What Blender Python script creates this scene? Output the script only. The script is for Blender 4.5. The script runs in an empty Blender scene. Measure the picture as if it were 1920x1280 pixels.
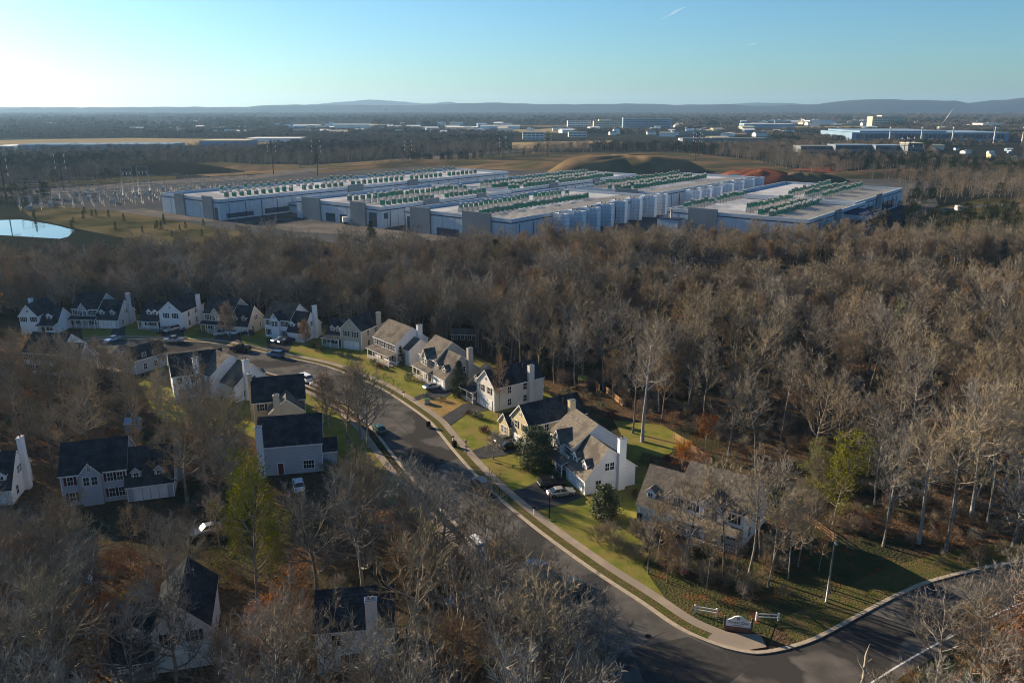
import bpy, math, random
from mathutils import Vector
random.seed(7)
R = math.radians
S = bpy.context.scene
COL = S.collection

# ------------------------------------------------------------------ camera, light, exposure
CAM_H = 62.0
PITCH = math.atan(438/1493.)
SUN_EL, SUN_AZ = R(18), R(-54)          # azimuth measured clockwise from +Y (the view direction)
cam = bpy.data.cameras.new('camera'); cam.sensor_width = 36; cam.lens = 36*1493/1920.
cam.clip_start = 1; cam.clip_end = 60000
camo = bpy.data.objects.new('camera', cam); COL.objects.link(camo)
camo.location = (0, 0, CAM_H); camo.rotation_euler = (math.pi/2-PITCH, 0, 0)
S.camera = camo
W = bpy.data.worlds.new('World'); S.world = W; W.use_nodes = True
wn = W.node_tree; bg = wn.nodes['Background']
sky = wn.nodes.new('ShaderNodeTexSky'); sky.sky_type = 'NISHITA'; sky.sun_disc = False
sky.sun_elevation = SUN_EL; sky.sun_rotation = SUN_AZ % (2*math.pi)
sky.altitude = 100; sky.air_density = 1.0; sky.dust_density = 0.6; sky.ozone_density = 5.0
tint = wn.nodes.new('ShaderNodeMix'); tint.data_type = 'RGBA'; tint.blend_type = 'MULTIPLY'; tint.inputs[0].default_value = 1.0
tint.inputs[7].default_value = (.74, .965, .99, 1)
wn.links.new(sky.outputs[0], tint.inputs[6]); wn.links.new(tint.outputs[2], bg.inputs[0]); bg.inputs[1].default_value = 0.061
sl = bpy.data.lights.new('sun', 'SUN'); sl.energy = 5.0; sl.angle = R(0.5); sl.color = (1, .8, .56)
so = bpy.data.objects.new('sun', sl); COL.objects.link(so)
sd = Vector((math.sin(SUN_AZ)*math.cos(SUN_EL), math.cos(SUN_AZ)*math.cos(SUN_EL), math.sin(SUN_EL)))
so.rotation_euler = (-sd).to_track_quat('-Z', 'Y').to_euler(); so.location = sd*200
S.view_settings.view_transform = 'Standard'; S.view_settings.look = 'None'
S.view_settings.exposure = 1.27; S.view_settings.gamma = 1
cy = S.cycles
cy.max_bounces = 4; cy.diffuse_bounces = 3; cy.glossy_bounces = 2; cy.transmission_bounces = 2
cy.volume_bounces = 0; cy.transparent_max_bounces = 4
cy.use_denoising = True; cy.filter_width = 1.05
cy.caustics_reflective = False; cy.caustics_refractive = False
try: cy.denoising_input_passes = 'RGB_ALBEDO_NORMAL'
except Exception: pass

# ------------------------------------------------------------------ helpers
F = 1493.
def G(px, py, z=0.0):                       # a pixel of the 1920 wide photograph -> point on the plane z
    u = (px-960)/F; v = (640-py)/F
    Y = math.cos(PITCH)+v*math.sin(PITCH); Z = -math.sin(PITCH)+v*math.cos(PITCH)
    t = (z-CAM_H)/Z
    return (u*t, Y*t)
def PX(x, y, z=0.0):
    dz = z-CAM_H
    f = y*math.cos(PITCH)-dz*math.sin(PITCH); up = y*math.sin(PITCH)+dz*math.cos(PITCH)
    return (960+F*x/f, 640-F*up/f)
def inside(x, y, poly):
    c = False; n = len(poly); j = n-1
    for i in range(n):
        xi, yi = poly[i]; xj, yj = poly[j]
        if (yi > y) != (yj > y) and x < (xj-xi)*(y-yi)/(yj-yi)+xi: c = not c
        j = i
    return c
def tag(o, label=None, cat=None, group=None, kind=None):
    if label: o['label'] = label
    if cat: o['category'] = cat
    if group: o['group'] = group
    if kind: o['kind'] = kind
    return o
def thing(name, label, cat, loc=(0, 0, 0), rz=0.0, group=None):
    o = bpy.data.objects.new(name, None); COL.objects.link(o); o.empty_display_size = .5
    o.location = loc if len(loc) == 3 else (loc[0], loc[1], 0); o.rotation_euler = (0, 0, rz)
    return tag(o, label, cat, group)
def put(name, me, parent=None, loc=(0, 0, 0), rz=0.0, sc=None):
    o = bpy.data.objects.new(name, me); COL.objects.link(o)
    o.parent = parent; o.location = loc; o.rotation_euler = (0, 0, rz)
    if sc: o.scale = sc
    return o
def copy_tree(o, parent=None):
    c = o.copy(); COL.objects.link(c); c.parent = parent
    for ch in list(o.children): copy_tree(ch, c)
    return c
class MB:
    def __init__(s): s.v = []; s.f = []; s.m = []; s.smooth = []
    def face(s, pts, m=0, sm=False):
        i = len(s.v); s.v += [tuple(p) for p in pts]; s.f.append(tuple(range(i, i+len(pts)))); s.m.append(m); s.smooth.append(sm)
    def poly(s, pts, idx, m=0, sm=False):
        i = len(s.v); s.v += [tuple(p) for p in pts]
        for q in idx: s.f.append(tuple(i+k for k in q)); s.m.append(m); s.smooth.append(sm)
    def box(s, x0, x1, y0, y1, z0, z1, m=0):
        s.poly([(x0,y0,z0),(x1,y0,z0),(x1,y1,z0),(x0,y1,z0),(x0,y0,z1),(x1,y0,z1),(x1,y1,z1),(x0,y1,z1)],
               [(3,2,1,0),(4,5,6,7),(0,1,5,4),(1,2,6,5),(2,3,7,6),(3,0,4,7)], m)
    def tbox(s, x0, x1, y0, y1, z0, z1, ix, iy, m=0):   # box tapering inwards towards the top
        s.poly([(x0,y0,z0),(x1,y0,z0),(x1,y1,z0),(x0,y1,z0),(x0+ix,y0+iy,z1),(x1-ix,y0+iy,z1),(x1-ix,y1-iy,z1),(x0+ix,y1-iy,z1)],
               [(3,2,1,0),(4,5,6,7),(0,1,5,4),(1,2,6,5),(2,3,7,6),(3,0,4,7)], m)
    def prism(s, prof, P, l0, l1, ms=None, capm=0):     # closed profile of (c,z), extruded along l
        n = len(prof)
        a = [P(l0, c, z) for c, z in prof]; b = [P(l1, c, z) for c, z in prof]
        for i in range(n):
            j = (i+1) % n
            s.face([a[i], a[j], b[j], b[i]], ms[i] if ms else 0)
        s.face(a[::-1], capm); s.face(b, capm)
    def tube(s, pts, rads, n=6, m=0, cap=True):
        i0 = len(s.v); K = len(pts)
        for k in range(K):
            p = Vector(pts[k]); d = Vector(pts[min(k+1, K-1)])-Vector(pts[max(k-1, 0)])
            if d.length < 1e-9: d = Vector((0, 0, 1))
            d.normalize(); a = Vector((0, 0, 1)) if abs(d.z) < .9 else Vector((1, 0, 0))
            u = d.cross(a).normalized(); w = d.cross(u)
            for q in range(n):
                t = 2*math.pi*q/n
                s.v.append(tuple(p+(u*math.cos(t)+w*math.sin(t))*rads[k]))
        for k in range(K-1):
            for q in range(n):
                q2 = (q+1) % n
                s.f.append((i0+k*n+q, i0+k*n+q2, i0+(k+1)*n+q2, i0+(k+1)*n+q)); s.m.append(m); s.smooth.append(True)
        if cap:
            s.f.append(tuple(i0+q for q in range(n))); s.m.append(m); s.smooth.append(False)
            s.f.append(tuple(i0+(K-1)*n+q for q in range(n-1, -1, -1))); s.m.append(m); s.smooth.append(False)
    def mesh(s, name, mats):
        me = bpy.data.meshes.new(name); me.from_pydata(s.v, [], s.f)
        for mm in (mats if isinstance(mats, (list, tuple)) else [mats]): me.materials.append(mm)
        me.polygons.foreach_set('material_index', s.m); me.polygons.foreach_set('use_smooth', s.smooth)
        me.update(); return me
    def build(s, name, mats, parent=None, loc=(0, 0, 0), rz=0.0): return put(name, s.mesh(name, mats), parent, loc, rz)

# ------------------------------------------------------------------ materials
def mat(name, c1, c2=None, scale=1.0, rough=.95, spec=.0, metal=0, coord='Object', rnd=0, detail=3, c3=None, scale3=.1, t3=(.45, .6), bump=0, bscale=None, contrast=(.35, .65), lines=None):
    m = bpy.data.materials.new(name); m.use_nodes = True
    t = m.node_tree; N = t.nodes; L = t.links; b = N['Principled BSDF']
    b.inputs['Roughness'].default_value = rough; b.inputs['Metallic'].default_value = metal
    b.inputs['Specular IOR Level'].default_value = spec
    b.inputs['Base Color'].default_value = (*c1, 1)
    col = None
    tc = N.new('ShaderNodeTexCoord')
    src = tc.outputs['Object']
    if coord == 'World': src = N.new('ShaderNodeNewGeometry').outputs['Position']
    def noise(sc, det=detail):
        n = N.new('ShaderNodeTexNoise'); n.inputs['Scale'].default_value = sc; n.inputs['Detail'].default_value = det
        L.new(src, n.inputs['Vector']); return n.outputs['Fac']
    def ramp(fac, lo, hi):
        r = N.new('ShaderNodeMapRange'); r.inputs['From Min'].default_value = lo; r.inputs['From Max'].default_value = hi
        L.new(fac, r.inputs['Value']); return r.outputs[0]
    def mix(f, a, c):
        x = N.new('ShaderNodeMix'); x.data_type = 'RGBA'
        if isinstance(f, float): x.inputs[0].default_value = f
        else: L.new(f, x.inputs[0])
        for sock, val in ((x.inputs[6], a), (x.inputs[7], c)):
            if isinstance(val, tuple): sock.default_value = (*val, 1)
            else: L.new(val, sock)
        return x.outputs[2]
    col = c1
    if c2: col = mix(ramp(noise(scale), *contrast), c1, c2)
    if c3: col = mix(ramp(noise(scale3), *t3), col, c3)
    if lines:                                   # siding laps or shingle courses, every lines[0] metres of height
        sx = N.new('ShaderNodeSeparateXYZ'); L.new(src, sx.inputs[0])
        def mth(op, a, v=None):
            n = N.new('ShaderNodeMath'); n.operation = op; L.new(a, n.inputs[0])
            if v is not None: n.inputs[1].default_value = v
            return n.outputs[0]
        f = mth('LESS_THAN', mth('FRACT', mth('DIVIDE', sx.outputs[2], lines[0])), .22)
        hs = N.new('ShaderNodeMix'); hs.data_type = 'RGBA'; hs.blend_type = 'MULTIPLY'; L.new(f, hs.inputs[0])
        if isinstance(col, tuple): hs.inputs[6].default_value = (*col, 1)
        else: L.new(col, hs.inputs[6])
        hs.inputs[7].default_value = (lines[1], lines[1], lines[1], 1); col = hs.outputs[2]
    if rnd:
        oi = N.new('ShaderNodeObjectInfo')
        hsv = N.new('ShaderNodeHueSaturation')
        r = N.new('ShaderNodeMapRange'); r.inputs['To Min'].default_value = 1-rnd; r.inputs['To Max'].default_value = 1+rnd
        L.new(oi.outputs['Random'], r.inputs['Value']); L.new(r.outputs[0], hsv.inputs['Value'])
        if isinstance(col, tuple): hsv.inputs['Color'].default_value = (*col, 1)
        else: L.new(col, hsv.inputs['Color'])
        m2 = N.new('ShaderNodeMath'); m2.operation = 'FRACT'; m3 = N.new('ShaderNodeMath'); m3.operation = 'MULTIPLY'; m3.inputs[1].default_value = 7.31
        L.new(oi.outputs['Random'], m3.inputs[0]); L.new(m3.outputs[0], m2.inputs[0])
        r2 = N.new('ShaderNodeMapRange'); r2.inputs['To Min'].default_value = .6; r2.inputs['To Max'].default_value = 1.4
        L.new(m2.outputs[0], r2.inputs['Value']); L.new(r2.outputs[0], hsv.inputs['Saturation'])
        col = hsv.outputs[0]
    if not isinstance(col, tuple): L.new(col, b.inputs['Base Color'])
    if bump:
        bp = N.new('ShaderNodeBump'); bp.inputs['Distance'].default_value = bump
        L.new(noise(bscale or scale*3), bp.inputs['Height']); L.new(bp.outputs[0], b.inputs['Normal'])
    return m
M = {}
M['bank'] = mat('bank_grass', (.062, .064, .03), (.04, .04, .022), .05, coord='World', detail=6, c3=(.11, .09, .05), scale3=.03)
M['floor'] = mat('forest_floor', (.062, .044, .03), (.14, .086, .05), 1.3, coord='World', detail=5, c3=(.035, .04, .022), scale3=.06, bump=.3, bscale=2.5)
M['farland'] = mat('farland', (.028, .030, .024), (.016, .021, .018), .006, coord='World', detail=6, c3=(.055, .048, .033), scale3=.0016, t3=(.58, .68))
M['lawn'] = mat('lawn_grass', (.12, .14, .028), (.21, .195, .05), .35, coord='World', detail=6, c3=(.21, .16, .06), scale3=.22, t3=(.46, .64), bump=.1, bscale=6)
M['lawn_dry'] = mat('dry_grass', (.30, .20, .085), (.22, .15, .06), .6, coord='World', detail=5)
M['verge'] = mat('verge_grass', (.075, .085, .025), (.12, .09, .045), .8, coord='World', detail=5, bump=.2, bscale=5)
M['rough'] = mat('rough_grass', (.085, .075, .035), (.045, .055, .022), .25, coord='World', detail=6, c3=(.13, .065, .03), scale3=.4, t3=(.54, .64), bump=.3, bscale=3)
M['asphalt'] = mat('asphalt', (.075, .071, .067), (.125, .117, .108), .35, coord='World', detail=6, c3=(.052, .05, .048), scale3=.09, t3=(.5, .54), rough=.8, bump=.01, bscale=20)
M['drive'] = mat('driveway_asphalt', (.05, .05, .053), (.07, .07, .07), .5, coord='World', detail=5)
M['concrete'] = mat('pavement_concrete', (.26, .215, .17), (.34, .28, .22), .5, coord='World', detail=6, c3=(.25, .21, .17), scale3=.15)
M['kerb'] = mat('kerb_concrete', (.33, .28, .22), (.42, .36, .28), 1.5, coord='World', detail=4)
M['paint'] = mat('road_paint', (.7, .7, .68), (.5, .5, .5), 2, coord='World')
M['mulch'] = mat('mulch', (.09, .045, .03), (.05, .03, .02), 2, coord='World', detail=5)
M['earth'] = mat('red_earth', (.14, .09, .055), (.09, .07, .045), .03, coord='World', detail=6, c3=(.05, .052, .032), scale3=.02, t3=(.42, .55))
M['redearth'] = mat('bare_red_earth', (.22, .075, .045), (.13, .055, .035), .1, coord='World', detail=6)
M['mound'] = mat('mound_grass', (.215, .145, .08), (.14, .10, .06), .05, coord='World', detail=6, c3=(.095, .085, .045), scale3=.02)
M['field'] = mat('tan_field', (.30, .23, .13), (.22, .18, .10), .01, coord='World', detail=5)
M['campus'] = mat('campus_paving', (.06, .065, .07), (.09, .088, .085), .02, coord='World', detail=5)
M['gravel'] = mat('pale_gravel', (.15, .135, .12), (.10, .092, .085), .1, coord='World', detail=5)
M['water'] = mat('pond_water', (.03, .04, .045), rough=.06, spec=.6)
M['hill'] = mat('hill_forest', (.03, .045, .05), (.045, .055, .055), .002, coord='World', detail=6)
M['bark'] = mat('bark', (.13, .12, .105), (.28, .255, .22), 1.2, rnd=.25, detail=4)
M['barkpale'] = mat('pale_bark', (.27, .25, .22), (.38, .35, .31), 1.0, rnd=.1, detail=4)
M['twig'] = mat('twigs', (.185, .157, .118), (.285, .243, .182), .5, rnd=.3)
M['twigshade'] = mat('grey_twigs', (.15, .145, .132), (.25, .24, .215), .5, rnd=.3)  # twigs greyed so the foreground trees look shaded
M['fartwig'] = mat('far_wood_twigs', (.10, .09, .07), (.15, .128, .095), .02, rnd=.3)  # darker than the near twigs: backlit shade put into the colour
M['fargreen'] = mat('far_evergreens', (.018, .032, .02), (.03, .042, .025), .02, rnd=.3)
M['twigred'] = mat('reddish_twigs', (.21, .16, .115), (.29, .225, .16), .5, rnd=.25)
M['leafor'] = mat('orange_leaves', (.26, .10, .045), (.33, .15, .06), 1.0, rnd=.25)
M['leafyel'] = mat('yellow_green_leaves', (.20, .195, .055), (.14, .155, .045), .8, rnd=.1)
M['leafgrn'] = mat('evergreen_leaves', (.035, .06, .022), (.065, .085, .03), 1.0, rnd=.2)
M['leafdk'] = mat('dark_glossy_leaves', (.045, .07, .028), (.10, .12, .05), 3.0, rough=.55, spec=.35)
M['pine'] = mat('pine_needles', (.05, .075, .028), (.09, .10, .035), .9, rnd=.25)
M['shdark'] = mat('charcoal_shingles', (.030, .036, .043), (.062, .067, .074), 2.2, detail=8, lines=(.24, .75), c3=(.026, .03, .036), scale3=.5, rough=.9, bump=.02, bscale=8)
M['shtan'] = mat('brown_shingles', (.125, .112, .095), (.20, .178, .15), 2.2, detail=8, lines=(.24, .78), c3=(.10, .09, .08), scale3=.35, rough=.9, bump=.02, bscale=8)
M['trim'] = mat('white_trim', (.80, .80, .79), (.70, .70, .69), .6, rough=.6)
M['white'] = mat('white_siding', (.78, .79, .81), (.70, .71, .73), .35, lines=(.26, .78), rough=.7, bump=.01, bscale=2)
M['beige'] = mat('beige_siding', (.68, .66, .62), (.61, .59, .56), .35, lines=(.26, .78), rough=.7, bump=.01, bscale=2)
M['tan'] = mat('tan_siding', (.52, .46, .38), (.46, .405, .34), .35, lines=(.26, .78), rough=.7)
M['yellow'] = mat('sunlit_yellow_siding', (.55, .47, .30), (.48, .41, .27), .35, lines=(.26, .78), rough=.7)  # walls carry the yellow of low sun on the gables as base colour
M['grey'] = mat('grey_siding', (.42, .45, .49), (.36, .39, .43), .35, lines=(.26, .78), rough=.7)
M['glass'] = mat('window_glass', (.02, .024, .03), rough=.12, spec=.6)
M['shutter'] = mat('dark_shutter', (.035, .03, .035), (.05, .045, .05), 1)
M['redshut'] = mat('maroon_shutter', (.11, .02, .03))
M['door'] = mat('front_door', (.10, .035, .03))
M['brick'] = mat('brick_red', (.22, .10, .07), (.28, .14, .10), 3, detail=5)
M['metal'] = mat('grey_metal', (.30, .31, .32), rough=.5, metal=.6)
M['black'] = mat('black_plastic', (.015, .015, .018), rough=.5)
M['wood'] = mat('fence_wood', (.42, .27, .14), (.34, .22, .12), 1.5, detail=5)
M['woodgrey'] = mat('weathered_wood', (.15, .12, .10), (.10, .085, .07), 1.5)
M['tyre'] = mat('tyre_rubber', (.015, .015, .015)); M['rim'] = mat('wheel_rim', (.45, .45, .46), rough=.3, metal=.9)
M['lamp'] = mat('headlamp', (.7, .7, .68), rough=.2, spec=.6); M['tail'] = mat('tail_lamp', (.35, .015, .015), rough=.3)
M['green'] = mat('green_box', (.05, .13, .08), (.07, .16, .10), 2)
M['pink'] = mat('pink_cloth', (.45, .10, .13))
# campus
M['panel'] = mat('precast_panel', (.46, .51, .57), (.40, .45, .51), .06, detail=4, c3=(.36, .40, .45), scale3=.3, t3=(.5, .75))
M['panelgrey'] = mat('grey_precast', (.20, .225, .25), (.17, .195, .22), .1)
M['band'] = mat('dark_blue_band', (.04, .055, .10))
M['deck'] = mat('roof_membrane', (.47, .48, .50), (.37, .38, .40), .05, detail=6, c3=(.27, .275, .29), scale3=.03, t3=(.5, .56))
M['unit'] = mat('chiller_green', (.06, .16, .12), (.075, .19, .14), .5, rnd=.15)
M['unittop'] = mat('chiller_pale', (.50, .46, .40), (.42, .39, .35), .5)
M['louvre'] = mat('white_louvre', (.64, .68, .74), (.57, .61, .67), .3)
M['blueglass'] = mat('blue_glass', (.03, .06, .09), rough=.15, spec=.6)
M['farwhite'] = mat('far_white', (.78, .76, .72), (.68, .66, .63), .02)
M['farcream'] = mat('far_cream', (.62, .54, .38), (.55, .48, .35), .02)
M['fargrey'] = mat('far_grey', (.20, .22, .23), (.16, .18, .19), .02)
M['farblue'] = mat('far_blue', (.22, .32, .42), (.18, .27, .36), .02)
M['pole'] = mat('rust_pole', (.085, .055, .045), (.06, .04, .035), .3)
M['insul'] = mat('insulator', (.75, .78, .80), rough=.3)

# ------------------------------------------------------------------ terrain, roads
def sheet(name, pts, m, z, kind='structure', parent=None, pix=True):
    w = [G(*p) if pix else p for p in pts]
    b = MB(); b.face([(x, y, z) for x, y in w], 0)
    me = b.mesh(name, m)
    # let Blender triangulate concave polygons correctly; make sure it faces up
    if me.polygons[0].normal.z < 0: me.flip_normals()
    o = put(name, me, parent)
    if kind: o['kind'] = kind
    return o, w
def grid_ground():
    b = MB(); xs = [-14000,-6000,-3000,-1500,-800,-400,-200,0,200,400,800,1500,3000,6000,14000]; ys = [-300,0,100,200,300,345]
    for i in range(len(xs)-1):
        for j in range(len(ys)-1):
            b.face([(xs[i],ys[j],0),(xs[i+1],ys[j],0),(xs[i+1],ys[j+1],0),(xs[i],ys[j+1],0)])
    ys2 = [345,450,560,700,900,1200,1600,2200,3000,4500,6500,9000,16000]
    for i in range(len(xs)-1):
        for j in range(len(ys2)-1):
            b.face([(xs[i],ys2[j],0),(xs[i+1],ys2[j],0),(xs[i+1],ys2[j+1],0),(xs[i],ys2[j+1],0)], 1)
    o = b.build('ground', [M['floor'], M['farland']]); o['kind'] = 'structure'
grid_ground()

def smooth_path(pts, n=6):
    out = []
    for i in range(len(pts)-1):
        p0 = pts[max(i-1, 0)]; p1 = pts[i]; p2 = pts[i+1]; p3 = pts[min(i+2, len(pts)-1)]
        for k in range(n):
            t = k/n
            out.append(tuple(.5*((2*p1[a])+(-p0[a]+p2[a])*t+(2*p0[a]-5*p1[a]+4*p2[a]-p3[a])*t*t+(-p0[a]+3*p1[a]-3*p2[a]+p3[a])*t**3) for a in (0, 1)))
    out.append(pts[-1]); return out
def offset(path, d):
    out = []
    for i, p in enumerate(path):
        a = path[max(i-1, 0)]; c = path[min(i+1, len(path)-1)]
        dx, dy = c[0]-a[0], c[1]-a[1]; l = math.hypot(dx, dy) or 1
        out.append((p[0]-dy/l*d, p[1]+dx/l*d))
    return out
def ribbon(name, path, d0, d1, m, z, kind='structure', i0=0, i1=None, thick=0):
    a = offset(path, d0)[i0:i1]; c = offset(path, d1)[i0:i1]; b = MB()
    for i in range(len(a)-1):
        q = [(a[i][0],a[i][1],z),(a[i+1][0],a[i+1][1],z),(c[i+1][0],c[i+1][1],z),(c[i][0],c[i][1],z)]
        if (q[1][0]-q[0][0])*(q[2][1]-q[0][1])-(q[1][1]-q[0][1])*(q[2][0]-q[0][0]) < 0: q = q[::-1]
        b.face(q)
        if thick:
            for e in (a, c):
                f = [(e[i][0],e[i][1],z-thick),(e[i+1][0],e[i+1][1],z-thick),(e[i+1][0],e[i+1][1],z),(e[i][0],e[i][1],z)]
                b.face(f); 
    o = b.build(name, m); o['kind'] = kind; return o
# far-side (right) kerb line, from the cul-de-sac end down to the corner and round into the cross street
KR = [G(*p) for p in [(150,640),(230,636),(330,640),(400,644),(470,656),(530,670),(600,685),(650,702),(705,725),(750,752),(800,788),(822,812),(850,847),(893,895),(940,940),(1000,990),(1060,1035),(1125,1081),(1200,1130),(1270,1178),(1330,1206),(1385,1222),(1430,1226),(1490,1214),(1545,1193),(1640,1141),(1700,1111),(1760,1088),(1900,1056),(2100,1030)]]
KR = smooth_path(KR, 5)
KL = [G(*p) for p in [(150,668),(260,672),(350,672),(420,676),(480,692),(545,712),(610,737),(660,768),(697,800),(717,824),(737,850),(790,912),(860,985),(940,1065),(1020,1140),(1087,1207),(1150,1262),(1180,1330),(1150,1420),(1020,1560)]]
KL = smooth_path(KL, 5)
NK = smooth_path([G(*p) for p in [(1330,1600),(1480,1430),(1600,1330),(1720,1250),(1830,1190),(1960,1130),(2150,1075)]], 5)
b = MB()
# asphalt of the street and the cross street as one road surface
road_poly = KR + [G(2150,1075)] + NK[::-1] + KL[::-1]
sheet('road', road_poly, M['asphalt'], .012, pix=False)
ribbon('kerb', KR, 0, .55, M['kerb'], .15, thick=.15)
ribbon('kerb', KL, 0, -.55, M['kerb'], .15, thick=.15)
i_c = 22*5
ribbon('grass_verge', KR, .55, 1.9, M['verge'], .13, i1=i_c-4)
ribbon('pavement', KR, 1.9, 3.3, M['concrete'], .14, i1=i_c-8)
ribbon('grass_verge', KR, .55, 5, M['verge'], .125, i0=i_c+6)
sheet('pavement_corner', [(1327,1196),(1345,1181),(1375,1188),(1425,1190),(1437,1214),(1400,1220),(1360,1212),(1330,1203)], M['concrete'], .148)
ribbon('pavement', KL, -1.9, -3.3, M['concrete'], .14, i0=8, i1=90)
ribbon('road_marking', NK, 1.2, 1.42, M['paint'], .02)
# lot-long lawns behind the pavement
def lot(name, pts, m, z=.10): return sheet(name, pts, m, z)
i_l = 10*5
lawnR = offset(KR, 3.3)[:i_c-18]
back = [G(*p) for p in [(1216,1078),(1204,1062),(1216,1040),(1204,1022),(1214,1002),(1204,985),(1215,960),(1250,905),(1205,850),(1130,800),(1075,770),(1010,725),(950,697),(880,662),(780,632),(640,612),(500,598),(330,590),(200,590),(150,600)]]
sheet('lawn', lawnR+back, M['lawn'], .06, pix=False)
backL = [G(*p) for p in [(640,900),(560,860),(430,800),(300,790),(260,720),(300,690)]]
sheet('lawn', offset(KL, -3.3)[10:62]+backL, M['lawn'], .055, pix=False)
sheet('lawn', [(1150,788),(1240,797),(1300,830),(1240,858),(1180,842)], M['lawn'], .075)
sheet('dry_lawn', [(772,752),(800,742),(850,748),(872,762),(845,772),(815,788),(792,768)], M['lawn_dry'], .09)
sheet('rough_grass', offset(KR, 3.35)[i_c-19:i_c-6]+[G(1345,1178),G(1430,1187),G(1440,1212)]+offset(KR, 5)[i_c+7:i_c+30]+[G(1760,1068),G(1640,1040),G(1500,975),G(1350,1050),G(1205,1010),G(1185,1060)], M['rough'], .05, pix=False)
# driveways
for pts in [[(818,790),(868,758),(935,752),(935,765),(872,778),(835,805)],
            [(872,850),(905,838),(955,825),(985,828),(975,845),(945,855),(888,862)],
            [(945,925),(985,915),(1022,895),(1060,918),(1095,930),(1060,945),(1000,958),(970,948)],
            [(760,752),(795,738),(835,722),(860,728),(835,745),(790,748),(772,757)],
            [(505,668),(500,640),(525,632),(550,640),(535,672)],
            [(395,650),(410,622),(450,622),(455,655)],
            [(300,640),(305,616),(345,616),(345,642)],
            [(200,640),(215,612),(235,612),(235,640)],
            [(400,677),(470,688),(490,706),(455,715),(380,695)]]:
    sheet('driveway', pts, M['drive'], .115)

# repair seams and patches in the street
pr = random.Random(4)
mid = [((a[0]+c[0])/2, (a[1]+c[1])/2) for a, c in zip(KR[40:115], [min(KL, key=lambda q: (q[0]-p[0])**2+(q[1]-p[1])**2) for p in KR[40:115]])]
M['seam'] = mat('tar_seam', (.03, .03, .031), (.042, .041, .04), 1.0, coord='World')
M['patch'] = mat('asphalt_patch', (.05, .048, .046), (.062, .06, .057), 1.0, coord='World')
ribbon('road_seam', smooth_path([(p[0]+pr.uniform(-.12, .12), p[1]+pr.uniform(-.12, .12)) for p in mid[::5]], 4), -.05, .05, M['seam'], .017)
for k in (6, 15, 23, 31, 38, 47, 55, 63):
    a = mid[k]; d = (mid[k+1][0]-a[0], mid[k+1][1]-a[1]); l = math.hypot(*d); nx, ny = -d[1]/l, d[0]/l
    ribbon('road_seam', smooth_path([(a[0]+nx*t+pr.uniform(-.25, .25), a[1]+ny*t+pr.uniform(-.25, .25)) for t in (-4.0, -2, 0, 2, 4.0)], 3), -.045, .045, M['seam'], .018)
sheet('road_patch', [(1183,1215),(1290,1193),(1345,1218),(1420,1240),(1360,1285),(1210,1285)], M['patch'], .016)
sheet('road_patch', [(876,905),(893,900),(905,915),(886,921)], M['patch'], .016)
def disc(px, py, r, label):
    x, y = G(px, py); b = MB(); b.tube([(0,0,0),(0,0,.012)], [r, r], 14); o = b.build('manhole_cover', M['black'], None, (x, y, .014)); tag(o, label, 'manhole cover')
disc(828, 862, .42, 'dark round manhole cover in the street level with the first green lawn')
disc(1215, 1192, .42, 'dark round manhole cover in the street near the corner sign')
# pond, campus ground, mounds, fields
sheet('pond', [(-300,413),(0,413),(40,412),(90,420),(110,424),(140,432),(128,444),(112,448),(0,441),(-300,430)], M['water'], .10)
CAMP = [(100,395),(210,372),(330,345),(600,318),(950,300),(1200,312),(1400,318),(1540,325),(1740,340),(1760,385),(1690,420),(1600,450),(1400,492),(1100,510),(800,475),(560,448),(420,432),(250,405)]
sheet('campus_ground', CAMP, M['campus'], .04)
sheet('grass_bank', [(40,392),(110,386),(230,398),(300,408),(420,430),(560,450),(800,478),(700,500),(400,480),(200,440),(150,430),(60,410)], M['bank'], .06)
sheet('substation_yard', [(40,392),(100,362),(330,342),(420,345),(280,388),(230,398),(110,386)], M['campus'], .045)
sheet('gravel_lane', [(215,396),(270,391),(330,402),(420,414),(380,416),(290,407)], M['gravel'], .09)
sheet('car_park', [(490,425),(560,418),(640,420),(750,432),(840,440),(830,452),(700,442),(560,436)], M['gravel'], .09)
sheet('car_park', [(440,412),(560,405),(600,414),(520,420),(440,430)], M['asphalt'], .085)
sheet('highway', [(-400,374),(0,360),(200,346),(340,336),(480,328),(640,306),(760,297),(900,286),(1000,280),(1000,283),(900,291),(760,303),(640,313),(480,336),(340,344),(200,355),(0,370),(-400,390)], M['gravel'], .08)
sheet('dirt_field', [(0,352),(0,345),(100,340),(240,332),(330,330),(330,336),(200,344),(100,350)], M['rough'], .05)
sheet('dirt_field', [(330,322),(420,310),(560,308),(560,320),(400,332)], M['mound'], .05)
sheet('dirt_field', [(560,316),(700,303),(900,292),(1000,286),(1260,284),(1420,300),(1500,320),(1440,335),(1300,318),(960,300),(600,325)], M['earth'], .05)
sheet('dirt_field', [(1570,332),(1600,324),(1700,319),(1770,324),(1760,332),(1700,336)], M['earth'], .05)
sheet('dirt_field', [(1590,326),(1640,321),(1720,322),(1770,327),(1700,331)], M['redearth'], .09)
sheet('dirt_field', [(1480,318),(1530,312),(1590,316),(1560,324)], M['redearth'], .09)
sheet('tan_field', [(-600,268),(0,263),(240,259),(560,263),(480,276),(330,272),(0,280),(-600,286)], M['field'], .2)
sheet('tan_field', [(960,267),(1150,264),(1180,271),(1110,277),(960,280)], M['field'], .2)
sheet('tan_field', [(960,243),(1090,242),(1200,246),(1400,248),(1400,252),(1100,250),(960,248)], M['field'], .3)
sheet('tan_field', [(1500,262),(1590,268),(1700,272),(1700,278),(1580,275),(1480,268)], M['field'], .2)
sheet('grass_bank', [(1690,425),(1740,395),(1850,370),(2000,380),(2000,420),(1850,440)], M['rough'], .06)
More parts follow.
